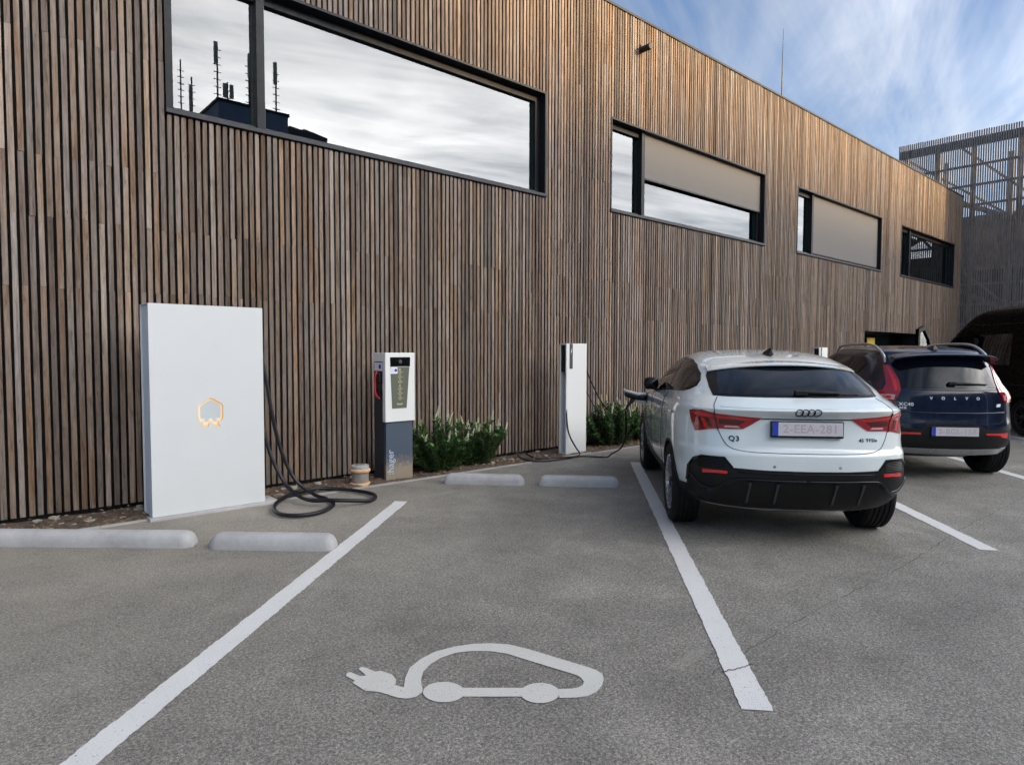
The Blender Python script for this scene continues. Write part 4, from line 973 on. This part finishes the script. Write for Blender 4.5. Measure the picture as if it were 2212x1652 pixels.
        for k in range(n):
            for dd in ((-.10, -.055), (.10, .055)):
                a0 = 2*math.pi*k/n+dd[1]*1.0; a1 = 2*math.pi*k/n+dd[0]*style[2]
                p0 = Vector((math.cos(a0)*.055, 0, math.sin(a0)*.055)); p1 = Vector((math.cos(a1)*(rimr-.016), 0, math.sin(a1)*(rimr-.016)))
                c0 = Vector(o)+p0+Vector((0, yo-sg*.020, 0)); c1 = Vector(o)+p1+Vector((0, yo-sg*.004, 0))
                sp.beam(c0, c1, .015, .020, (0, 1, 0))
        sp.obj('spokes', style[0], ty, world=False)
        MB().lathe([(0, yo+sg*.0), (.03, yo+sg*.0), (.062, yo-sg*.008), (.068, yo-sg*.03)], o, 24, 'y').obj('hub_cap', 'rim_dark', ty, world=False, smooth=True)
        return ty
    def plate(s, z, x, txt, w=.53, h=.125):
        p = MB().box(x-.012, x+.03, -w/2, w/2, z-h/2, z+h/2, .003).obj('number_plate', 'matt_black', s.root, world=False)
        MB().box(x-.0145, x-.0125, -w/2+.007, w/2-.007, z-h/2+.016, z+h/2-.006).obj('plate_face', 'plate_white', p, world=False)
        MB().box(x-.0155, x-.0147, w/2-.05, w/2-.008, z-h/2+.016, z+h/2-.006).obj('plate_band', 'plate_blue', p, world=False)
        V, F = text_mesh(txt, .088, .0003, bold=.0012, spacing=1.08); mesh('plate_lettering', [(x-.0150-c, -a-.022, z+.004+b) for a, b, c in V], F, 'plate_print', p, world=False)
        return p
def mir(P): return P+[(-a, b) for a, b in reversed(P) if abs(a) > 1e-6]

# ------------------------------------------------------------------ silver-white coupe SUV
ZA = sorted(set(np.round(np.concatenate([np.linspace(.22, 1.5, 96), np.linspace(1.5, 1.577, 14)]), 4)))
AW = [(0, .805, .360), (0, -.805, .360), (2.68, .805, .360), (2.68, -.805, .360)]
A = Car('parked_car', AUDI, ZA, (5.621, 2.820), 42.386, 'silver-white coupe SUV with four-ring badge, plugged in and charging', 'car_white', 'car', AW)
for w in AW: A.wheel(*w, .235, .245, ('rim_silver', 10, 1.35))
# rear window and its black side fins
GL = [(0, 1.443), (.2, 1.439), (.40, 1.428), (.53, 1.412), (.604, 1.388), (.635, 1.34), (.648, 1.25), (.640, 1.19), (.55, 1.187), (.30, 1.186), (0, 1.186)]
A.patch('window_surround', mir(GL), 'matt_black', off=.003)
GI = [(0, 1.405), (.40, 1.397), (.545, 1.372), (.575, 1.30), (.602, 1.202), (.35, 1.199), (0, 1.198)]
A.patch('rear_window', mir(GI), 'car_glass', off=.006)
# roof spoiler
V = []; F = []; n = 30
for k in range(n+1):
    y = -.615+1.23*k/n; u = abs(y)/.615; zt = 1.478-.055*u**2.2; xe = -.315+.14*u**2.5
    V += [(-.01, y*.985, zt+.004), (xe+.06, y, zt-.022), (xe, y, zt-.038), (xe+.004, y, zt-.047), (xe+.07, y, zt-.046), (.02, y*.98, zt-.04)]
for k in range(n):
    for j in range(6): a, b = k*6+j, k*6+(j+1) % 6; F.append((a, a+6, b+6, b))
F += [(0, 1, 2, 3, 4, 5), tuple(n*6+j for j in range(6))[::-1]]
mesh('roof_spoiler', V, F, 'car_white', A.root, world=False, smooth=False)
MB().box(-.306, -.296, -.16, .16, 1.4315, 1.4385, .002).obj('brake_light', 'lamp_dark', A.root, world=False)
# tailgate
SEAM = [(.615, 1.180), (.668, 1.11), (.655, 1.02), (.635, .93), (.60, .85), (.555, .80), (.45, .776), (.22, .770), (0, .769)]
A.seam(SEAM); A.seam([(-a, b) for a, b in SEAM])
A.seam([(.335, 1.030), (.15, 1.029), (0, 1.029), (-.15, 1.029), (-.335, 1.030)], r=.005)
A.seam([(.62, 1.116), (.4, 1.113), (0, 1.112), (-.4, 1.113), (-.62, 1.116)], r=.005, mat='car_white', name='tailgate_lip', off=.0)
TL = [(.825, 1.070), (.80, 1.080), (.75, 1.084), (.662, 1.061), (.50, 1.048), (.325, 1.036), (.39, .990), (.46, .945), (.55, .941), (.635, .939), (.71, .925), (.79, .905), (.815, .995)]
for sg in (1, -1):
    b = A.patch('tail_lamp', TL, 'lamp_red', off=.006, sg=sg, step=.025)
    A.patch('light_strip', [(.79, 1.062), (.745, 1.066), (.66, 1.046), (.40, 1.030), (.43, 1.019), (.66, 1.030), (.79, 1.040)], 'lamp_bright', off=.0085, sg=sg, parent=b, step=.025)
    A.patch('smoked_lens', [(.632, 1.018), (.44, 1.010), (.485, .976), (.632, .976)], 'lamp_dark', off=.008, sg=sg, parent=b, step=.025)
    A.patch('reversing_lens', [(.585, .968), (.50, .968), (.478, .954), (.595, .953)], 'lamp_clear', off=.0085, sg=sg, parent=b, step=.025)
    A.patch('smoked_lens', [(.775, 1.028), (.70, 1.022), (.672, .952), (.745, .935)], 'lamp_dark', off=.008, sg=sg, parent=b, step=.025)
    A.patch('light_strip', [(.752, 1.022), (.728, 1.020), (.702, .945), (.726, .940)], 'lamp_bright', off=.010, sg=sg, parent=b, step=.02)
    A.seam([(.668, 1.078), (.655, 1.02), (.637, .930)], r=.004, sg=sg, off=.008, parent=b)
A.plate(.953, -.893, '2-EEA-281')
for k in range(4):
    y = .066-.044*k; P = []
    for j in range(29):
        a = 2*math.pi*j/28; yy = y+.0265*math.cos(a); zz = 1.083+.0265*math.sin(a); P.append((A.rear(yy, zz)[0].x-.006-.0015*(k % 2), yy, zz))
    MB().tube(P, .0036, 6).obj('emblem_ring', 'black_gloss', A.root, world=False, smooth=True)
A.text('lettering', 'Q3', .056, .526, .868, 'black_gloss', bold=.001, spacing=1.15)
A.text('lettering', '45 TFSIe', .036, -.468, .872, 'black_gloss', bold=.0002, spacing=1.15)
for yy in (.24, -.24): A.patch('parking_sensor', [(yy+.011*math.cos(t), .668+.011*math.sin(t)) for t in [2*math.pi*k/14 for k in range(14)]], 'silver', off=.0015, step=.02)
# bumper: black lower half with trapezoid side grilles
LOW = [(0, .634), (.30, .637), (.535, .646), (.597, .720), (.75, .716), (.80, .690), (.835, .62), (.838, .47), (.80, .36), (.70, .312), (.45, .303), (0, .300)]
low = A.patch('lower_bumper', mir(LOW), 'matt_black', off=.005)
for sg in (1, -1):
    A.patch('gloss_frame', [(.597, .728), (.752, .724), (.805, .696), (.842, .62), (.845, .50), (.832, .49), (.828, .62), (.793, .680), (.748, .706), (.603, .710), (.548, .644), (.536, .652)], 'black_gloss', off=.010, sg=sg, parent=low, step=.02)
    for k in range(6): A.seam([(.58+.018*k*.0+.012*(5-k)*.2, .640+.012*k), (.66, .640+.012*k), (.775, .636+.012*k)], r=.0028, sg=sg, mat='black_gloss', name='grille_bar', off=.006, parent=low)
    A.patch('reflector', [(.745, .614), (.655, .619), (.575, .619), (.575, .598), (.66, .595), (.745, .586)], 'lamp_bright', off=.012, sg=sg, parent=low, step=.02)
    A.seam([(0, .556), (.25, .557), (.44, .560), (.54, .552), (.60, .505), (.65, .468), (.72, .470), (.78, .500), (.825, .56)], r=.013, sg=sg, mat='black_gloss', name='gloss_trim', off=.006, parent=low)
    A.patch('gloss_trim_face', [(.45, .548), (.54, .540), (.61, .475), (.68, .440), (.77, .465), (.76, .482), (.69, .462), (.62, .505), (.555, .560), (.45, .566)], 'black_gloss', off=.015, sg=sg, parent=low, step=.02)
    for yy in (.215, .418): MB().prism([A.rear(yy*sg, .535)[0]+Vector((-.035, -.008, 0)), A.rear(yy*sg, .535)[0]+Vector((-.035, .008, 0)), A.rear(yy*sg, .535)[0]+Vector((.06, .007, 0)), A.rear(yy*sg, .535)[0]+Vector((.06, -.007, 0))], A.rear(yy*sg, .36)[0]-A.rear(yy*sg, .535)[0]+Vector((.008, 0, 0))).obj('diffuser_fin', 'dark_grey', low, world=False)
A.seam([(.50, .615), (0, .612), (-.50, .615)], r=.006, mat='black_gloss', name='gloss_trim', off=.005, parent=low)
# flanks
for sg in (1, -1):
    OUT = [(1.90, 1.105), (1.2, 1.130), (.577, 1.168), (-.12, 1.200), (-.24, 1.222), (-.285, 1.252), (-.235, 1.300), (-.10, 1.360), (.15, 1.432), (.42, 1.476), (.80, 1.497), (1.10, 1.485), (1.35, 1.42), (1.62, 1.27)]
    tr = A.patch('window_surround', OUT, 'black_gloss', 'side', .003, sg=sg)
    for P in ([(1.80, 1.118), (1.22, 1.142), (.64, 1.180), (.70, 1.478), (1.08, 1.470), (1.33, 1.405), (1.60, 1.262)], [(.575, 1.182), (-.02, 1.212), (.03, 1.36), (.16, 1.418), (.42, 1.462), (.635, 1.476)], [(-.085, 1.215), (-.215, 1.236), (-.255, 1.258), (-.21, 1.297), (-.05, 1.362), (-.03, 1.36)]):
        A.patch('side_window', P, 'car_glass', 'side', .0065, sg=sg, parent=tr)
    A.patch('sill', [(.42, .26), (2.28, .26), (2.28, .40), (2.0, .40), (.50, .43), (.43, .40)], 'matt_black', 'side', .006, sg=sg)
    A.patch('lower_cladding', [(-.40, .45), (-.58, .46), (-.60, .32), (-.40, .30)], 'matt_black', 'side', .005, sg=sg)
    A.seam([(.62, 1.160), (.60, .95), (.52, .80), (.44, .70)], 'side', sg=sg); A.seam([(1.62, 1.12), (1.64, .90), (1.62, .43)], 'side', sg=sg); A.seam([(.64, 1.17), (.66, .80), (.66, .43)], 'side', sg=sg)
    A.seam([(2.2, .96), (1.3, .975), (.45, 1.0), (-.25, 1.03)], 'side', r=.005, sg=sg, mat='car_white', name='shoulder_crease', off=.001)
    for hx, hz in ((.82, .985), (-.02, 1.012)):
        q = A.side(hx+.0, hz, sg)[0]
        MB().box(hx-.10, hx+.10, q.y+.012*sg if sg > 0 else q.y-.034, q.y+.034 if sg > 0 else q.y-.012, hz-.014, hz+.014, .009).obj('door_handle', 'car_white', A.root, world=False, smooth=True)
    # arches
    for wx in (0, 2.68):
        P = []
        for j in range(33):
            a = R_(-12+204*j/32); px, pz = wx+.389*math.cos(a), .36+.389*math.sin(a)
            if pz > .24: q, nn = A.side(px, pz, sg); P.append(q+nn*.001)
        MB().tube(P, .012, 8).obj('arch_trim', 'matt_black', A.root, world=False, smooth=True)
    mr = MB(); mv = []
    for i in range(9):
        for j in range(14):
            u = math.pi*i/8; v_ = 2*math.pi*j/14; sx = math.copysign(abs(math.sin(u))**.7, 1)
            mv.append((1.38+.075*math.cos(u)+.02, sg*(.945+.085*sx*math.copysign(abs(math.cos(v_))**.7, math.cos(v_))), 1.195+.072*sx*math.copysign(abs(math.sin(v_))**.7, math.sin(v_))))
    mf = [(i*14+j, i*14+(j+1) % 14, (i+1)*14+(j+1) % 14, (i+1)*14+j) for i in range(8) for j in range(14)]
    mo = mesh('wing_mirror', mv, mf, 'black_gloss', A.root, world=False, smooth=True)
    MB().beam((1.42, sg*.83, 1.10), (1.41, sg*.93, 1.15), .06, .035).obj('mirror_arm', 'matt_black', mo, world=False)
A.patch('windscreen', [(-.70, 1.14), (.70, 1.14), (.60, 1.44), (.4, 1.49), (-.4, 1.49), (-.60, 1.44)], 'car_glass', 'front', .004, step=.06)
# wiper
p0 = A.rear(0, 1.215)[0]; 
wp = MB().box(p0.x-.045, p0.x-.005, -.055, .045, 1.205, 1.245, .010).obj('wiper', 'matt_black', A.root, world=False)
MB().tube([(A.rear(-.02, 1.23)[0].x-.03, -.02, 1.232), (A.rear(-.20, 1.225)[0].x-.03, -.20, 1.226), (A.rear(-.30, 1.222)[0].x-.025, -.30, 1.222)], [.016, .015, .012], 8).obj('wiper_arm', 'matt_black', wp, world=False)
MB().tube([(A.rear(y, 1.216-.01*abs(y))[0].x-.012, y, 1.216-.01*abs(y)) for y in (-.05, -.20, -.35, -.46)], .006, 6).obj('wiper_blade', 'matt_black', wp, world=False)
# shark fin
z = A.top(.22, 0)[0].z
MB().add([(.34, .028, z+.006), (.34, -.028, z+.006), (.10, -.022, z-.006), (.10, .022, z-.006), (.30, .010, z+.022), (.30, -.010, z+.022), (.145, -.004, z+.062), (.145, .004, z+.062), (.115, 0, z+.055)], [(0, 1, 5, 4), (4, 5, 6, 7), (0, 4, 7, 3), (1, 2, 6, 5), (7, 6, 8), (3, 7, 8), (2, 8, 6), (2, 3, 8)]).obj('antenna', 'matt_black', A.root, world=False)
A.patch('charging_flap', [(2.14, .92), (2.30, .92), (2.30, 1.04), (2.14, 1.04)], 'black_plastic', 'side', .003)
fl = A.side(2.33, .98)[0]
MB().box(2.318, 2.332, fl.y, fl.y+.14, .90, 1.03, .006).obj('open_flap', 'car_white', A.root, world=False)
# plug in the fender
def loc2w(c, p): return c.root.matrix_world @ Vector(p)
bpy.context.view_layer.update()
gun = empty('charging_plug', loc2w(A, (2.22, .93, .97)), R_(42.386), 'black and grey charging plug in the front fender of the silver-white car', 'plug')
def gl(P): return [Vector(p)-Vector((2.22, .93, .97)) for p in P]
MB().tube(gl([(2.22, .90, .975), (2.22, .975, .975), (2.22, 1.02, .975)]), [.036, .036, .032], 12).obj('connector', 'black_plastic', gun, world=False, smooth=True)
q = MB().box(-.05, .05, .07, .26, -.035, .045, .022); q.V = [(x, y, z+(y-.07)*.28) for x, y, z in q.V]; q.obj('head', 'black_plastic', gun, world=False, smooth=True)
q = MB().box(-.054, .054, .08, .275, .020, .058, .014); q.V = [(x, y, z+(y-.07)*.28) for x, y, z in q.V]; q.obj('cover', 'pipe_lid', gun, world=False, smooth=True)
MB().tube(gl([(2.22, 1.06, .97), (2.21, 1.10, .93), (2.19, 1.15, .87), (2.17, 1.17, .83)]), [.026, .024, .018, .013], 10).obj('grip', 'black_plastic', gun, world=False, smooth=True)
gp = loc2w(A, (2.165, 1.175, .82))

# ------------------------------------------------------------------ dark blue SUV
ZV = sorted(set(np.round(np.concatenate([np.linspace(.26, 1.55, 62), np.linspace(1.55, 1.648, 12)]), 4)))
VW = [(0, .80, .362), (0, -.80, .362), (2.70, .80, .362), (2.70, -.80, .362)]
B = Car('parked_car', VOLVO, ZV, (9.644, 2.844), 41.5, 'dark blue boxy SUV with tall L-shaped tail lamps and roof rails', 'car_navy', 'car', VW, .39)
for w in VW: B.wheel(*w, .235, .235, ('rim_silver', 5, 2.2))
B.patch('rear_window', mir([(0, 1.415), (.40, 1.408), (.545, 1.385), (.60, 1.15), (.56, 1.128), (.30, 1.122), (0, 1.121)]), 'car_glass', off=.005)
V = []; F = []; n = 28
for k in range(n+1):
    y = -.585+1.17*k/n; u = abs(y)/.585; zt = 1.548-.045*u**3; xe = -.72+.10*u**3
    V += [(-.34, y*.97, zt+.018), (xe+.06, y, zt-.004), (xe, y, zt-.022), (xe+.006, y, zt-.036), (-.50, y, zt-.060-.03*u), (-.40, y*.97, zt-.03)]
for k in range(n):
    for j in range(6): a, b = k*6+j, k*6+(j+1) % 6; F.append((a, a+6, b+6, b))
F += [(0, 1, 2, 3, 4, 5), tuple(n*6+j for j in range(6))[::-1]]
mesh('roof_spoiler', V, F, 'car_navy', B.root, world=False)
for sg in (1, -1):
    tl = B.patch('tail_lamp', [(.625, 1.39), (.572, 1.393), (.535, 1.20), (.545, 1.085), (.612, .955), (.70, .952), (.79, .966), (.812, 1.065), (.70, 1.088), (.655, 1.165)], 'lamp_red', off=.012, sg=sg, step=.03, depth=.02)
    B.patch('reversing_lens', [(.752, 1.036), (.60, 1.036), (.612, .975), (.752, .985)], 'lamp_clear', off=.015, sg=sg, parent=tl, step=.03)
    B.patch('smoked_lens', [(.735, 1.022), (.635, 1.022), (.642, .990), (.735, .996)], 'lamp_bright', off=.017, sg=sg, parent=tl, step=.03)
    B.patch('light_strip', [(.606, 1.375), (.588, 1.378), (.562, 1.20), (.572, 1.10), (.60, 1.07), (.60, 1.10), (.598, 1.19)], 'lamp_bright', off=.015, sg=sg, parent=tl, step=.03)
    B.patch('reflector', [(.36, .595), (.60, .592), (.66, .592), (.665, .528), (.58, .536), (.53, .568), (.36, .571)], 'lamp_bright', off=.010, sg=sg, step=.03)
    SM = [(.58, 1.09), (.618, .945), (.612, .83), (.575, .735), (.50, .705), (.3, .700), (0, .700)]; B.seam(SM, sg=sg)
    OUT = [(1.9, 1.14), (.7, 1.18), (-.02, 1.24), (-.16, 1.40), (-.02, 1.49), (.9, 1.535), (1.3, 1.50), (1.75, 1.30)]
    tr = B.patch('window_surround', OUT, 'black_gloss', 'side', .003, sg=sg, step=.06)
    for P in ([(1.8, 1.16), (.95, 1.19), (.97, 1.51), (1.28, 1.48), (1.68, 1.30)], [(.88, 1.195), (.30, 1.225), (.32, 1.495), (.90, 1.51)], [(.25, 1.23), (.0, 1.25), (-.12, 1.40), (.0, 1.47), (.25, 1.49)]): B.patch('side_window', P, 'car_glass', 'side', .0065, sg=sg, parent=tr, step=.06)
    P = [Vector((x, sg*(.60-.0*x), B.top(x, sg*.60)[0].z+h)) for x, h in ((-.38, .0), (-.30, .045), (0, .06), (.6, .06), (1.1, .05), (1.25, 0))]
    MB().tube(catmull(P, 6), .017, 8).obj('roof_rail', 'silver', B.root, world=False, smooth=True)
    for wx in (0, 2.70):
        P = []
        for j in range(33):
            a = R_(-12+204*j/32); px, pz = wx+.396*math.cos(a), .362+.396*math.sin(a)
            if pz > .28: q, nn = B.side(px, pz, sg); P.append(q+nn*.001)
        MB().tube(P, .02, 8).obj('arch_trim', 'matt_black', B.root, world=False, smooth=True)
    B.patch('sill', [(.42, .29), (2.28, .29), (2.28, .45), (.42, .47)], 'matt_black', 'side', .006, sg=sg, step=.08)
    MB().box(1.45, 1.60, sg*.98-.10, sg*.98+.10, 1.12, 1.26, .03).obj('wing_mirror', 'car_navy', B.root, world=False, smooth=True)
bl = B.patch('lower_bumper', mir([(0, .690), (.30, .690), (.36, .640), (.50, .628), (.70, .622), (.735, .60), (.74, .42), (.60, .395), (0, .395)]), 'matt_black', off=.004)
B.patch('plate_recess', mir([(0, .680), (.285, .680), (.30, .56), (.25, .53), (0, .53)]), 'black_plastic', off=.008, parent=bl)
B.patch('skid_plate', mir([(0, .400), (.58, .402), (.68, .415), (.62, .335), (0, .325)]), 'silver', off=.012)
B.seam([(.62, .835), (.3, .83), (0, .829), (-.3, .83), (-.62, .835)], r=.008, mat='car_navy', name='tailgate_crease')
B.seam([(.58, 1.105), (0, 1.098), (-.58, 1.105)], r=.006, mat='car_navy', name='tailgate_crease')
B.plate(.608, -.852, '2-BGL-158')
for k, ch in enumerate('VOLVO'): B.text('lettering', ch, .047, .245-.13*k, 1.003, 'letter_silver', bold=.0014)
B.text('lettering', 'XC40', .056, .50, .925, 'letter_silver', bold=.001, spacing=1.1); B.text('sticker', 'ACB', .036, .535, .882, 'sticker_white', bold=.0012)
B.patch('badge', [(-.51, .938), (-.565, .938), (-.555, .902), (-.50, .902)], 'sticker_white', off=.004, step=.03)
wp = MB().box(-.79, -.75, -.04, .05, 1.155, 1.20, .01).obj('wiper', 'matt_black', B.root, world=False)
MB().tube([(B.rear(y, z)[0].x-.022, y, z) for y, z in ((0, 1.182), (-.2, 1.176), (-.40, 1.168))], [.014, .013, .007], 8).obj('wiper_arm', 'matt_black', wp, world=False)
z = B.top(-.25, 0)[0].z
MB().add([(-.16, .035, z+.006), (-.16, -.035, z+.006), (-.36, -.028, z-.012), (-.36, .028, z-.012), (-.22, .012, z+.03), (-.22, -.012, z+.03), (-.335, -.010, z+.045), (-.335, .010, z+.045)], [(0, 1, 5, 4), (4, 5, 6, 7), (0, 4, 7, 3), (1, 2, 6, 5), (7, 6, 2, 3)]).obj('antenna', 'car_navy', B.root, world=False)

# ------------------------------------------------------------------ black van
ZN = sorted(set(np.round(np.concatenate([np.linspace(.28, 2.3, 50), np.linspace(2.3, 2.50, 16)]), 4)))
NW = [(0, .84, .345), (0, -.84, .345), (3.15, .84, .345), (3.15, -.84, .345)]
C = Car('parked_van', VAN, ZN, (15.8, 2.08), 42.3, 'tall glossy black van with its front door open at the right edge', 'car_black', 'van', NW, .40)
for w in NW: C.wheel(*w, .225, .22, ('rim_dark', 5, 2.2))
for sg in (1, -1):
    C.patch('side_window', [(2.72, 1.35), (1.98, 1.30), (1.96, 1.88), (2.30, 1.86)], 'car_glass' if sg < 0 else 'door_glass', 'side', .006, sg=sg, step=.08)
    C.patch('side_window', [(1.55, 1.32), (.30, 1.32), (.30, 1.92), (1.55, 1.92)], 'car_glass', 'side', .005, sg=sg, step=.1)
    C.seam([(1.86, .5), (1.86, 1.4), (1.86, 2.1), (1.2, 2.12), (-.6, 2.12)], 'side', sg=sg, r=.004); C.seam([(1.72, .95), (.5, .95), (-.7, .95)], 'side', sg=sg, r=.006, mat='matt_black')
    C.patch('tail_lamp', [(.82, 1.35), (.90, 1.35), (.93, .85), (.84, .85)], 'lamp_red', off=.006, sg=sg, step=.06)
    C.patch('lower_cladding', [(.45, .33), (2.7, .33), (2.7, .50), (.45, .50)], 'matt_black', 'side', .006, sg=sg, step=.1)
C.patch('rear_window', mir([(0, 1.95), (.70, 1.95), (.76, 1.35), (0, 1.35)]), 'car_glass', off=.005, step=.1); C.patch('windscreen', mir([(0, 2.18), (.60, 2.16), (.78, 1.35), (0, 1.33)]), 'car_glass', 'front', .005, step=.1)
C.seam([(.93, 2.30), (.4, 2.33)], 'side', r=.002)
# open driver's door, hinged at the front
dor = empty('door_hinge', (0, 0, 0)); bpy.data.objects.remove(dor)
h0 = Vector((3.0, 1.02, 0)); h1 = Vector((2.42, 1.70, 0)); dd = (h1-h0); nn = Vector((dd.y, -dd.x, 0)).normalized()
def dp(u, z): return h0+dd*u+Vector((0, 0, z))
prof = [(0, .45), (1, .45), (1.0, 1.35), (.93, 2.08), (.62, 2.17), (.30, 1.90), (.08, 1.35), (0, 1.2)]
vs, fs = cdt([(a, b) for a, b in prof], .2, [[(.90, 1.40), (.85, 2.0), (.62, 2.07), (.36, 1.84), (.17, 1.42)]])
V = [dp(v.x, v.y)-nn*.035 for v in vs]+[dp(v.x, v.y)+nn*.035 for v in vs]; m_ = len(vs); F = [tuple(f) for f in fs]+[tuple(m_+i for i in f[::-1]) for f in fs]
ed = {}
for f in fs:
    for i in range(len(f)): ed[(f[i], f[(i+1) % len(f)])] = 1
F += [(a, b, m_+b, m_+a) for (a, b) in ed if (b, a) not in ed]
dro = mesh('open_door', V, F, 'car_black', C.root, world=False)
mesh('door_window', [dp(u, z) for u, z in ((.90, 1.40), (.85, 2.0), (.62, 2.07), (.36, 1.84), (.17, 1.42))], [(0, 1, 2, 3, 4)], 'door_glass', dro, world=False)
